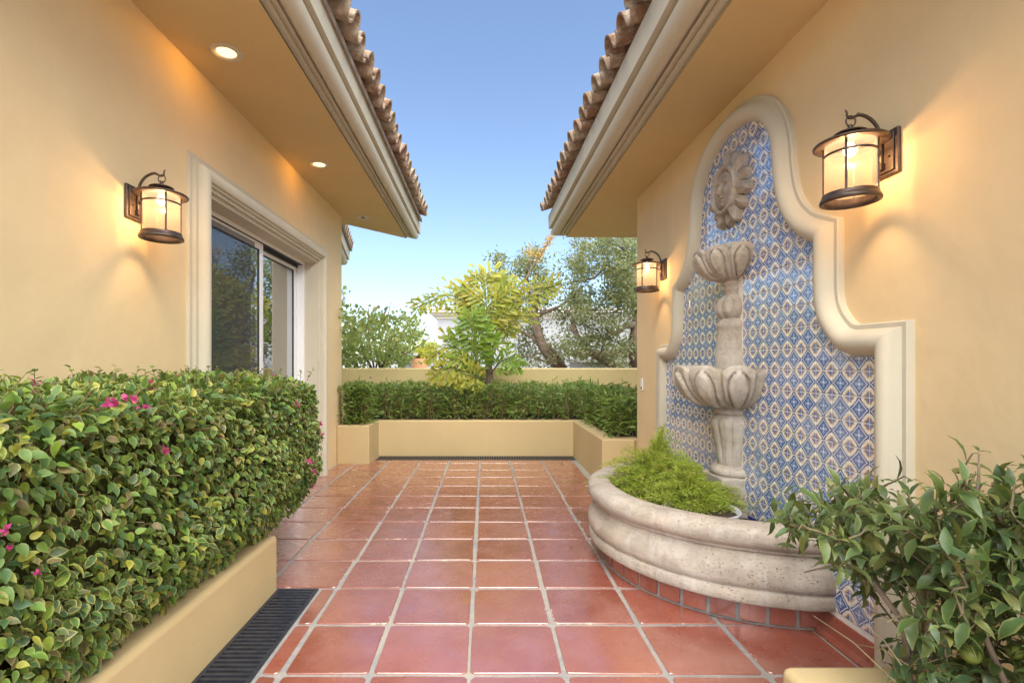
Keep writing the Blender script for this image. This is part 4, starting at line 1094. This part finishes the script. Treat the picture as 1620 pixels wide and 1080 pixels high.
# ================================================================== ASPARAGUS FERNS IN THE BASIN
def fern(name, label, c, rad, hgt, plumes, seed, needles=70):
    t = thing(name, label, 'fern', c, 'asparagus ferns in the basin')
    rng = np.random.default_rng(seed); L, T, Nn, Sz = [], [], [], []
    m = MB(); c = np.array(c); ph = rng.uniform(0, 6.28, 3); sd = seed * 3.7
    for k in range(plumes):
        a = rng.uniform(0, 2 * math.pi); f = rng.random() ** .75
        bulge = 1 + .22 * math.sin(2 * a + ph[0]) + .14 * math.sin(3 * a + ph[1])
        out = f * rad * bulge; dr = np.array([math.cos(a), math.sin(a), 0.0])
        h = hgt * (1.0 - .85 * f ** 2) * rng.uniform(.45, 1.22) * (1 + .18 * math.sin(a + ph[2])) - .05 * f * rng.random()
        q_ = mnoise.noise(Vector((float(dr[0] * out * 9 + sd), float(dr[1] * out * 9), sd))); h = h * (1 + .75 * q_); out = out * (1 + .35 * q_)
        p0 = c + dr * out * .15; p2 = c + dr * out + np.array([0, 0, h]) + rng.normal(0, .015, 3)
        p1 = c + dr * out * .45 + np.array([0, 0, h + hgt * rng.uniform(.10, .35)])
        ts = np.linspace(.30, 1, needles)[:, None]; C = (1 - ts) ** 2 * p0 + 2 * ts * (1 - ts) * p1 + ts ** 2 * p2
        D = unit(2 * (1 - ts) * (p1 - p0) + 2 * ts * (p2 - p1))
        rd = unit(rng.normal(0, 1, (needles, 3)) * np.array([1, 1, .7]))
        L.append(C + rd * rng.uniform(0, .022, (needles, 1))); T.append(unit(rd + D * rng.uniform(.2, .9))); Nn.append(rng.normal(0, 1, (needles, 3)))
        Sz.append(rng.uniform(.020, .045, needles) * (1.2 - .6 * ts[:, 0]))
        m.tube([tuple(p0), tuple(p1 * .5 + (p0 + p2) * .25), tuple(p2)], [.0025, .002, .001], 4, False)
    o = m.build('stems', M['greenstem'], t); o['kind'] = 'stuff'
    cloud('foliage', (NEEDLE[0] * np.array([2.2, 1, 1]), NEEDLE[1], NEEDLE[2]), np.concatenate(L), np.concatenate(T), np.concatenate(Nn), np.concatenate(Sz), M['fernleaf'], t)
    return t
def pot(label, c, r, h):
    t = thing('plant_pot', label, 'plant pot', c)
    f = lambda x, y, z: (c[0] + x, c[1] + y, c[2] + z)
    m = MB(); m.lathe([(.0, .0), (r * .78, .0), (r * .93, h - .025), (r * .93, h - .022), (r * 1.0, h - .020), (r * 1.01, h - .004), (r * .99, h), (r * .94, h - .002), (r * .92, h - .03), (0, h - .035)], 48, fn=f); m.build('bowl', M['pot'], t)
    m = MB(); m.lathe([(0, h - .028), (r * .925, h - .0295)], 32, fn=f); m.build('soil', M['soil'], t)
pot('wide grey pot rim showing at the near edge of the fern', (1.255, 2.88, .337), .205, .135)
fern('asparagus_fern', 'feathery bright green fern spilling over the far half of the basin', (1.15, 3.38, .38), .33, .34, 540, 1)
fern('asparagus_fern', 'lower feathery green fern in the near grey pot', (1.25, 3.02, .44), .29, .22, 380, 2)
fern('asparagus_fern', 'feathery fern against the tiles behind the fountain stem', (1.32, 3.60, .36), .28, .25, 200, 3)

# ================================================================== SHRUB AT THE FRONT RIGHT
shr = thing('broadleaf_shrub', 'big leafy shrub with pointed glossy leaves in the front planter', 'shrub', (1.3, 1.35, .3))
rng = np.random.default_rng(17); rnd = random.Random(17)
def pin(x, y, poly):
    c = False
    for i in range(len(poly)):
        (x1, y1), (x2, y2) = poly[i], poly[(i + 1) % len(poly)]
        if (y1 > y) != (y2 > y) and x < (x2 - x1) * (y - y1) / (y2 - y1) + x1: c = not c
    return c
OUTL = [(1228, 800), (1262, 770), (1330, 752), (1400, 765), (1460, 770), (1510, 772), (1540, 760), (1548, 720), (1560, 722), (1570, 765), (1600, 745), (1700, 730), (1750, 900), (1720, 1110), (1500, 1110), (1430, 1040), (1440, 960), (1380, 930), (1330, 905), (1290, 880), (1245, 850)]
L, T, Nn, Sz = [], [], [], []; m = MB()
def kmax(x): return 1.60 / ((x - VX) / FPX)
ends = []
while len(ends) < 300:
    x, y = rnd.uniform(1225, 1740), rnd.uniform(715, 1100)
    if not pin(x, y, OUTL): continue
    if y > 930 and rnd.random() < .30: continue
    dmx = min(1.95, kmax(x)); d = rnd.uniform(max(1.18, dmx - .6), max(1.2, dmx))
    ends.append(U(x, y, d))
ends += [U(1548, 716, 1.42), U(1612, 738, 1.40), U(1442, 760, 1.60), U(1240, 800, 1.85), U(1250, 812, 1.9), U(1260, 850, 1.75), U(1236, 845, 1.8)]
roots = [Vector((1.20, 1.40, .30)), Vector((1.33, 1.36, .30)), Vector((1.40, 1.20, .30)), Vector((1.48, 1.38, .30)), Vector((1.27, 1.50, .30))]
nodes = [(r_, r_) for r_ in roots]
ends = sorted((Vector(e) for e in ends), key=lambda e: min((e - r_).length for r_ in roots) + rnd.uniform(0, .12))
for e in ends:
    a = min((q[0] for q in nodes), key=lambda q: (q - e).length + .8 * max(0, q.z - e.z + .05))
    hgt = e.z - a.z; mid = a.lerp(e, .55) + Vector((rnd.uniform(-.02, .02), rnd.uniform(-.02, .02), .10 * (e - a).length))
    pts = [a.lerp(mid, .0), a.lerp(mid, .5) + Vector((0, 0, .02 * (e - a).length)), mid, mid.lerp(e, .55) + Vector((0, 0, .015)), e]
    m.tube(pts, [.0042, .0036, .003, .0022, .0013], 5, False); nodes += [(mid, a), (pts[1], a), (pts[3], a)]
    seg = (e - mid); ln = seg.length; dirn = seg.normalized(); k = max(4, int(min(ln, .34) / .040)); sd = dirn.cross(Vector((0, 0, 1))).normalized()
    for q in range(k):
        p = e - dirn * (q * .042) + Vector((0, 0, .004))
        tw = math.pi / 2 * (q % 2) + rnd.uniform(-.3, .3); up = sd.cross(dirn)
        for sg in (-1, 1):
            o = (sd * math.cos(tw) + up * math.sin(tw)) * sg
            tp = o * 1.0 + dirn * .55 + Vector((0, 0, -.18)) + Vector((rnd.uniform(-.2, .2), rnd.uniform(-.2, .2), rnd.uniform(-.2, .15)))
            L.append(p); T.append(tp); Nn.append(Vector((rnd.uniform(-.45, .45), rnd.uniform(-.55, .25), 1.0))); Sz.append(rnd.uniform(.045, .090) * (.55 if q == 0 else 1))
L = np.array([tuple(v) for v in L]); T = np.array([tuple(v) for v in T]); Nn = np.array([tuple(v) for v in Nn]); Sz = np.array(Sz)
# nothing pokes through the wall or grows far outside the outline
okk = (L[:, 0] < 1.58); L, T, Nn, Sz = L[okk], T[okk], Nn[okk], Sz[okk]
big, oth = split_leaves(L, T, Nn, Sz, np.ones(len(L)))
single_leaves('leaf', ELLIPT, L[big], T[big], Nn[big], Sz[big], M['shrub'], shr)
cloud('foliage', ELLIPT, L[oth], T[oth], Nn[oth], Sz[oth], M['shrub'], shr)
o = m.build('twigs', M['shrubtwig'], shr); o['kind'] = 'stuff'
def stem(pts, rad):
    m = MB(); m.tube(pts, rad, 8); m.build('stem', M['bark'], shr)
stem([(1.22, 1.42, .28), U(1430, 985, 1.45), U(1385, 925, 1.5), U(1340, 880, 1.55), U(1312, 850, 1.58), U(1322, 800, 1.6)], [.010, .009, .008, .007, .006, .004])
stem([(1.29, 1.44, .28), U(1455, 960, 1.46), U(1448, 880, 1.5), U(1440, 820, 1.5)], [.008, .007, .006, .004])
stem([(1.29, 1.44, .45), U(1460, 895, 1.47), U(1395, 885, 1.52), U(1330, 890, 1.56), U(1272, 905, 1.6)], [.005, .005, .004, .003, .002])
stem([(1.40, 1.25, .28), U(1560, 1010, 1.3), U(1530, 900, 1.33), U(1548, 760, 1.40), U(1549, 718, 1.42)], [.008, .007, .006, .004, .002])
m = MB()
for k in range(46):                                             # dry twigs low in the shrub
    p = U(rnd.uniform(1400, 1600), rnd.uniform(950, 1080), rnd.uniform(1.28, 1.5)); q = p + Vector((rnd.uniform(-.16, .16), rnd.uniform(-.1, .1), rnd.uniform(-.03, .14)))
    m.tube([p, p.lerp(q, .5) + Vector((0, 0, .015)), q], [.0022, .0018, .001], 4, False)
o = m.build('dry_twigs', M['shrubtwig'], shr); o['kind'] = 'stuff'
for x, y, d, r_ in ((1536, 1034, 1.34, .024), (1604, 1030, 1.32, .019)):
    p = U(x, y, d); m = MB(); m.lathe([(0, r_), (r_ * .5, r_ * .88), (r_ * .9, r_ * .4), (r_, 0), (r_ * .9, -r_ * .45), (r_ * .5, -r_ * .9), (0, -r_ * 1.02)], 20, fn=lambda a, b, c: (p.x + a, p.y + b, p.z + c))
    m.build('fruit', M.setdefault('fruit', plain('yellow_green_fruit', (.16, .19, .03), .55, var=.4, scale=25)), shr)

# ================================================================== FISHTAIL PALM
pal = thing('fishtail_palm', 'yellow green fishtail palm rising behind the clipped hedge', 'palm', (.09, 7.75, .5))
rng = np.random.default_rng(23); rnd = random.Random(23)
m = MB(); tr = [(.09, 7.75, .45), (.085, 7.75, .9), (.06, 7.75, 1.3), (.055, 7.76, 1.75), (.05, 7.75, 2.1)]
m.tube(tr, [.075, .065, .055, .045, .03], 10); m.build('trunk', M['bark'], pal)
def frond(pts, width, mat, droop=.25, npin=13, leaf=.15, facing=(0, -1, .25)):
    P = [Vector(p) for p in pts]; cum = [0]
    for i in range(1, len(P)): cum.append(cum[-1] + (P[i] - P[i - 1]).length)
    def at(t):
        s = t * cum[-1]
        for i in range(1, len(P)):
            if s <= cum[i] or i == len(P) - 1:
                k = (s - cum[i - 1]) / max(1e-6, cum[i] - cum[i - 1]); return P[i - 1].lerp(P[i], k), (P[i] - P[i - 1]).normalized()
    fm = MB(); n = 14; fm.tube([at(k / n)[0] for k in range(n + 1)], [.014 * (1 - .8 * k / n) + .002 for k in range(n + 1)], 6)
    fo = fm.build('frond', M['greenstem'], pal)
    L, T, Nn, Sz = [], [], [], []; fc = Vector(facing).normalized(); pm = MB()
    for k in range(npin):
        t = .22 + .76 * k / (npin - 1); p, d = at(t)
        side = d.cross(fc); side = side.normalized() if side.length > .05 else Vector((1, 0, 0))
        tt = (t - .22) / .78; env = (1 - .86 * tt) * min(1, .45 + 2.2 * tt)
        wl = width * max(.22, env)
        for sg in (-1, 1):
            dr = (side * sg * 1.0 + d * (.55 + .5 * t)).normalized()
            q = p + dr * wl - Vector((0, 0, droop * wl * wl)) + fc * rnd.uniform(-.03, .09)
            pm.tube([p, p.lerp(q, .5) + Vector((0, 0, .012)), q], [.0045, .0035, .002], 4, False)
            nl = max(2, int(wl / .070))
            for j in range(nl + 1):
                u = .05 + .95 * j / nl; c = p.lerp(q, u)
                for s2 in ((-1, 1) if j < nl else (0,)):
                    perp = dr.cross(fc).normalized() * s2
                    tp = dr * .8 + perp * .62 - Vector((0, 0, .12)) + Vector((rnd.uniform(-.2, .2),) * 3)
                    L.append(tuple(c)); T.append(tuple(tp)); Nn.append(tuple(fc + Vector((rnd.uniform(-.45, .45), rnd.uniform(-.3, .3), rnd.uniform(-.35, .45))))); Sz.append(leaf * rnd.uniform(.75, 1.25))
    po = pm.build('pinnae', M['greenstem'], fo); po['kind'] = 'stuff'
    cloud('leaflets', FISH, np.array(L), np.array(T), np.array(Nn), np.array(Sz), mat, fo)
D = 7.7
frond([U(772, 545, D), U(771, 510, D - .1), U(769, 475, D - .15), U(767, 436, D - .1)], .78, M['palm'], .1, 13, .17)
frond([U(764, 600, D - .05), U(752, 568, D - .3), U(749, 535, D - .4), U(746, 504, D - .45)], .56, M['palmgreen'], .15, 11, .17)
frond([U(773, 530, D), U(742, 482, D), U(708, 464, D - .1), U(660, 486, D - .2)], .36, M['palm'], .9, 13, .13, (.1, -1, .45))
frond([U(774, 545, D), U(800, 500, D), U(835, 468, D - .05), U(876, 452, D - .1)], .42, M['palm'], .6, 12, .14, (-.1, -1, .35))
frond([U(768, 590, D - .1), U(738, 560, D - .3), U(708, 544, D - .4), U(684, 566, D - .5)], .34, M['palm'], .6, 9, .14, (.1, -1, .3))
frond([U(770, 600, D - .15), U(740, 588, D - .35), U(712, 580, D - .45), U(690, 596, D - .5)], .30, M['palm'], .5, 10, .14, (0, -1, .4))
frond([U(776, 590, D - .1), U(792, 572, D - .3), U(806, 566, D - .4), U(818, 578, D - .45)], .26, M['palmgreen'], .4, 9, .13, (0, -1, .35))
frond([U(775, 565, D + .1), U(788, 530, D + .1), U(800, 508, D + .15), U(812, 496, D + .2)], .28, M['palm'], .3, 8, .15)
frond([U(770, 560, D + .1), U(760, 520, D + .15), U(748, 490, D + .2), U(738, 466, D + .2)], .30, M['palm'], .3, 9, .15)
frond([U(768, 605, D), U(752, 596, D - .35), U(738, 592, D - .4), U(728, 604, D - .42)], .26, M['palm'], .4, 9, .13, (0, -1, .3))

# ================================================================== TREES BEYOND THE WALL
def tree(name, label, trunks, zones, nclump, seed, leafmat_, tmpl, lsz, per, loose=.20, group='trees beyond the garden wall', deep=.0):
    """trunks: (points, radius0, radius1) limbs; zones: photo outlines with a depth range that the crown fills"""
    base = Vector(trunks[0][0][0])
    t = thing(name, label, 'tree', (base.x, base.y, 0), group)
    rnd = random.Random(seed); rng = np.random.default_rng(seed); m = MB(); nodes = []
    for pts, r0, r1 in trunks:
        P = refine([tuple(p) for p in pts], {0, len(pts) - 1}) if len(pts) > 2 else [tuple(p) for p in pts]
        P = [Vector(p) + Vector((rnd.uniform(-.012, .012), rnd.uniform(-.012, .012), 0)) for p in P]
        m.tube(P, [r0 + (r1 - r0) * i / (len(P) - 1) for i in range(len(P))], 8)
        nodes += [(p, r0 + (r1 - r0) * i / (len(P) - 1)) for i, p in enumerate(P)]
    m.build('trunk', M['bark'], t)
    tw = MB(); L, T, Nn, Sz = [], [], [], []
    pts = []
    tot = sum(z[3] for z in zones)
    for poly, d0, d1, wgt in zones:
        xs = [p[0] for p in poly]; ys = [p[1] for p in poly]; k = 0; want = int(nclump * wgt / tot); tries = 0
        while k < want and tries < want * 60:
            tries += 1
            x, y = rnd.uniform(min(xs), max(xs)), rnd.uniform(min(ys), max(ys))
            if not pin(x, y, poly): continue
            d = rnd.uniform(d0, d1); p = U(x, y, d)
            if mnoise.noise(Vector((p.x * 1.7, p.y * .9, p.z * 1.7 + seed))) < -.12: continue
            pts.append(p); k += 1
    pts.sort(key=lambda p: min((p - q[0]).length for q in nodes[::3]))
    for p in pts:
        q, r = min(nodes, key=lambda q: (q[0] - p).length + (q[0].z > p.z + .1) * .15)
        ln = (p - q).length; mid = q.lerp(p, .5) + Vector((rnd.uniform(-.12, .12), rnd.uniform(-.12, .12), rnd.uniform(-.05, .14))) * ln
        r0 = min(r * .6, .018); tw.tube([q, mid, p], [r0, r0 * .7, .004], 4, False)
        nodes.append((p, .007)); nodes.append((mid, r0 * .7))
        k = per; dirn = np.array((p - mid).normalized())
        c = np.array(p) + rng.normal(0, loose * .45, (k, 3)) * np.array([1, 1, .8])
        L.append(c); T.append(rng.normal(0, .8, (k, 3)) + dirn * .5 + np.array([0, 0, .1])); Nn.append(rng.normal(0, .7, (k, 3)) + np.array([0, -.2, .7])); Sz.append(rng.uniform(.7, 1.25, k) * lsz)
    o = tw.build('twigs', M['bark'], t); o['kind'] = 'stuff'
    cloud('crown', tmpl, np.concatenate(L), np.concatenate(T), np.concatenate(Nn), np.concatenate(Sz), leafmat_, t)
    return t
tree('olive_tree', 'grey green tree with bent forked trunk behind the palm',
     [([U(893, 586, 11), U(872, 568, 11), U(858, 548, 11), U(850, 520, 11), U(845, 500, 11), U(848, 480, 11)], .12, .06),
      ([U(847, 500, 11), U(866, 492, 10.9), U(886, 484, 10.8), U(905, 470, 10.7), U(922, 452, 10.7)], .05, .025),
      ([U(856, 545, 11), U(836, 530, 11.1), U(815, 520, 11.2), U(800, 505, 11.2)], .04, .02),
      ([U(846, 490, 11), U(836, 460, 11), U(832, 430, 11.1), U(838, 410, 11.1)], .04, .015),
      ([U(890, 580, 10.9), U(880, 560, 10.8), U(866, 545, 10.8)], .06, .03),
      ([U(872, 575, 11), U(845, 565, 11.1), U(820, 562, 11.2)], .025, .012)],
     [([(788, 402), (800, 430), (815, 450), (812, 420), (835, 396), (858, 402), (862, 430), (880, 450), (870, 480), (800, 500), (790, 470)], 10.4, 11.8, 1.0),
      ([(780, 500), (870, 470), (900, 500), (890, 580), (790, 580)], 10.4, 12, .9), ([(784, 400), (792, 402), (806, 440), (798, 442)], 10.9, 11.2, .1)], 150, 3, M['olive'], SMALL, .085, 46, .24)
tree('olive_tree', 'dense grey green tree by the far corner of the fountain house',
     [([U(985, 586, 10.6), U(960, 572, 10.6), U(932, 556, 10.6), U(915, 535, 10.6), U(903, 515, 10.6)], .10, .05),
      ([U(915, 535, 10.6), U(905, 505, 10.7), U(895, 490, 10.7)], .05, .03),
      ([U(1005, 584, 10.4), U(1002, 540, 10.4), U(1010, 480, 10.4), U(1005, 430, 10.4)], .12, .06),
      ([U(1008, 512, 10.4), U(988, 516, 10.3), U(972, 528, 10.3), U(958, 518, 10.3)], .07, .04),
      ([U(1006, 470, 10.4), U(985, 475, 10.3), U(965, 483, 10.3)], .035, .02),
      ([U(1008, 440, 10.4), U(960, 420, 10.4), U(940, 440, 10.4), U(905, 446, 10.4)], .04, .015),
      ([U(1006, 420, 10.4), U(985, 392, 10.4), U(965, 385, 10.4), U(930, 372, 10.4)], .04, .015),
      ([U(950, 566, 10.6), U(955, 540, 10.6), U(945, 520, 10.6)], .03, .015)],
     [([(905, 372), (1010, 360), (1010, 480), (900, 480), (905, 450), (880, 430), (890, 415), (920, 400)], 9.6, 11.4, 1.5),
      ([(895, 480), (1010, 470), (1010, 578), (960, 580), (900, 570)], 9.6, 11.4, 1.0)], 290, 4, M['olive'], SMALL, .08, 52, .23)
tree('olive_tree', 'tall grey green tree beyond the wall partly hidden by the fountain house',
     [([(4.6, 12.6, 0), (4.7, 12.6, 1.4), (4.9, 12.6, 2.6), (4.6, 12.6, 3.6)], .16, .07), ([(4.75, 12.6, 1.9), (5.6, 12.4, 2.7), (6.2, 12.4, 3.2)], .08, .03), ([(4.8, 12.6, 2.2), (3.9, 12.4, 2.9), (3.4, 12.4, 3.3)], .07, .03)],
     [([(965, 430), (1050, 400), (1180, 400), (1260, 430), (1250, 500), (1150, 540), (1020, 530), (960, 450)], 11.6, 13.6, 1)], 170, 5, M['olive'], SMALL, .11, 50, .32)
tree('garden_bush', 'light green bush with upright stems and round leaves behind the wall',
     [([U(603, 588, 9.6), U(596, 560, 9.6), U(590, 530, 9.6), U(606, 500, 9.6), U(614, 484, 9.6)], .035, .010),
      ([U(590, 588, 9.6), U(575, 555, 9.6), U(566, 520, 9.6), U(560, 500, 9.6)], .03, .009),
      ([U(566, 588, 9.6), U(562, 560, 9.6), U(556, 530, 9.7), U(548, 500, 9.7)], .03, .009),
      ([U(600, 588, 9.5), U(622, 552, 9.5), U(640, 520, 9.5), U(652, 505, 9.5)], .03, .008),
      ([U(598, 588, 9.5), U(628, 566, 9.5), U(655, 540, 9.5), U(676, 515, 9.5)], .026, .007),
      ([U(595, 585, 9.6), U(600, 550, 9.6), U(612, 510, 9.6), U(618, 478, 9.6)], .02, .006),
      ([U(592, 585, 9.6), U(584, 540, 9.6), U(583, 500, 9.6), U(584, 488, 9.6)], .02, .006),
      ([U(600, 585, 9.6), U(640, 560, 9.6), U(665, 545, 9.6), U(682, 532, 9.6)], .018, .005)],
     [([(540, 500), (556, 498), (580, 500), (615, 500), (650, 500), (668, 520), (660, 560), (600, 560), (540, 560)], 6.6, 10.1, 1.0),
      ([(538, 545), (580, 540), (640, 540), (650, 582), (538, 582)], 9.1, 10, .95)], 180, 6, M['bush'], ROUND, .062, 18, .20)
tree('garden_tree', 'sparse leafy branch tips beside the corner of the left house',
     [([U(505, 588, 10.5), U(515, 540, 10.5), U(530, 500, 10.5), U(545, 470, 10.5)], .05, .015)], [([(505, 450), (540, 455), (552, 478), (545, 510), (505, 510)], 10.2, 10.8, 1)], 26, 16, M['bush'], ROUND, .085, 12, .20)
tree('distant_tree', 'small yellow green tree behind the orange house',
     [([U(668, 582, 26), U(670, 565, 26), U(672, 556, 26)], .12, .05)], [([(645, 556), (660, 550), (680, 548), (696, 556), (696, 568), (645, 570)], 25.5, 27, 1)], 60, 8, M['palm'], SMALL, .22, 30, .5)
# flower stalk leaning up into the sky
fs = thing('flower_stalk', 'tall leaning golden flower stalk rising above the palm', 'flower stalk', U(828, 450, 9.4))
m = MB(); m.tube([U(812, 500, 9.4), U(828, 448, 9.4), U(846, 415, 9.4), U(860, 395, 9.4), U(877, 368, 9.4)], [.022, .018, .014, .010, .005], 6); m.build('stalk', M['twig'], fs)
rng = np.random.default_rng(77); L = []
for k in range(430):
    t = rng.random(); a = U(851, 408, 9.4).lerp(U(880, 362, 9.4), t); L.append(np.array(a) + rng.normal(0, .035, 3))
for k in range(90):
    a = U(834, 396, 9.4) if k < 40 else U(844, 400, 9.4); L.append(np.array(a) + rng.normal(0, .05, 3))
L = np.array(L); cloud('blossoms', SMALL, L, rng.normal(0, 1, (len(L), 3)), rng.normal(0, 1, (len(L), 3)), rng.uniform(.03, .065, len(L)), M['blossom'], fs)
m = MB(); m.tube([U(838, 428, 9.4), U(836, 410, 9.4), U(834, 396, 9.4)], [.008, .006, .004], 5); m.tube([U(842, 420, 9.4), U(843, 405, 9.4), U(844, 398, 9.4)], [.008, .006, .004], 5); m.build('side_branch', M['twig'], fs)
# small bell hanging in the tree
p = U(985, 403, 10.2); bl = thing('hanging_bell', 'small dark bell hanging among the branches near the right corner', 'bell', p)
f = lambda x, y, z: (p.x + x, p.y + y, p.z + z)
m = MB(); m.lathe([(0, .055), (.03, .052), (.05, .03), (.06, -.01), (.085, -.045), (.09, -.055), (.08, -.05), (0, -.03)], 20, fn=f); m.build('bell_body', M['bell'], bl)
m = MB(); m.tube([(p.x, p.y, p.z + .05), (p.x, p.y, p.z + .30)], .007, 5); m.build('chain', M['bell'], bl)

# two small fallen leaves on the tiles
for lab, x, y, rz in (('small brown fallen leaf on the tiles near the back drain', 888, 734, .6), ('tiny dark fallen leaf on the tiles beside the fountain basin', 905, 866, 2.1)):
    p = UZ(x, y, .004); sc = .045 if x < 900 else .022
    o = cloud('fallen_leaf', OVATE, np.array([[0, 0, 0]]), np.array([[math.cos(rz), math.sin(rz), .12]]), np.array([[.1, -.1, 1.0]]), np.array([sc]), M.setdefault('deadleaf', plain('dry_brown_leaf', (.10, .055, .025), .8)), None, None)
    o.location = (p.x, p.y, .006); tag(o, lab, 'leaf')
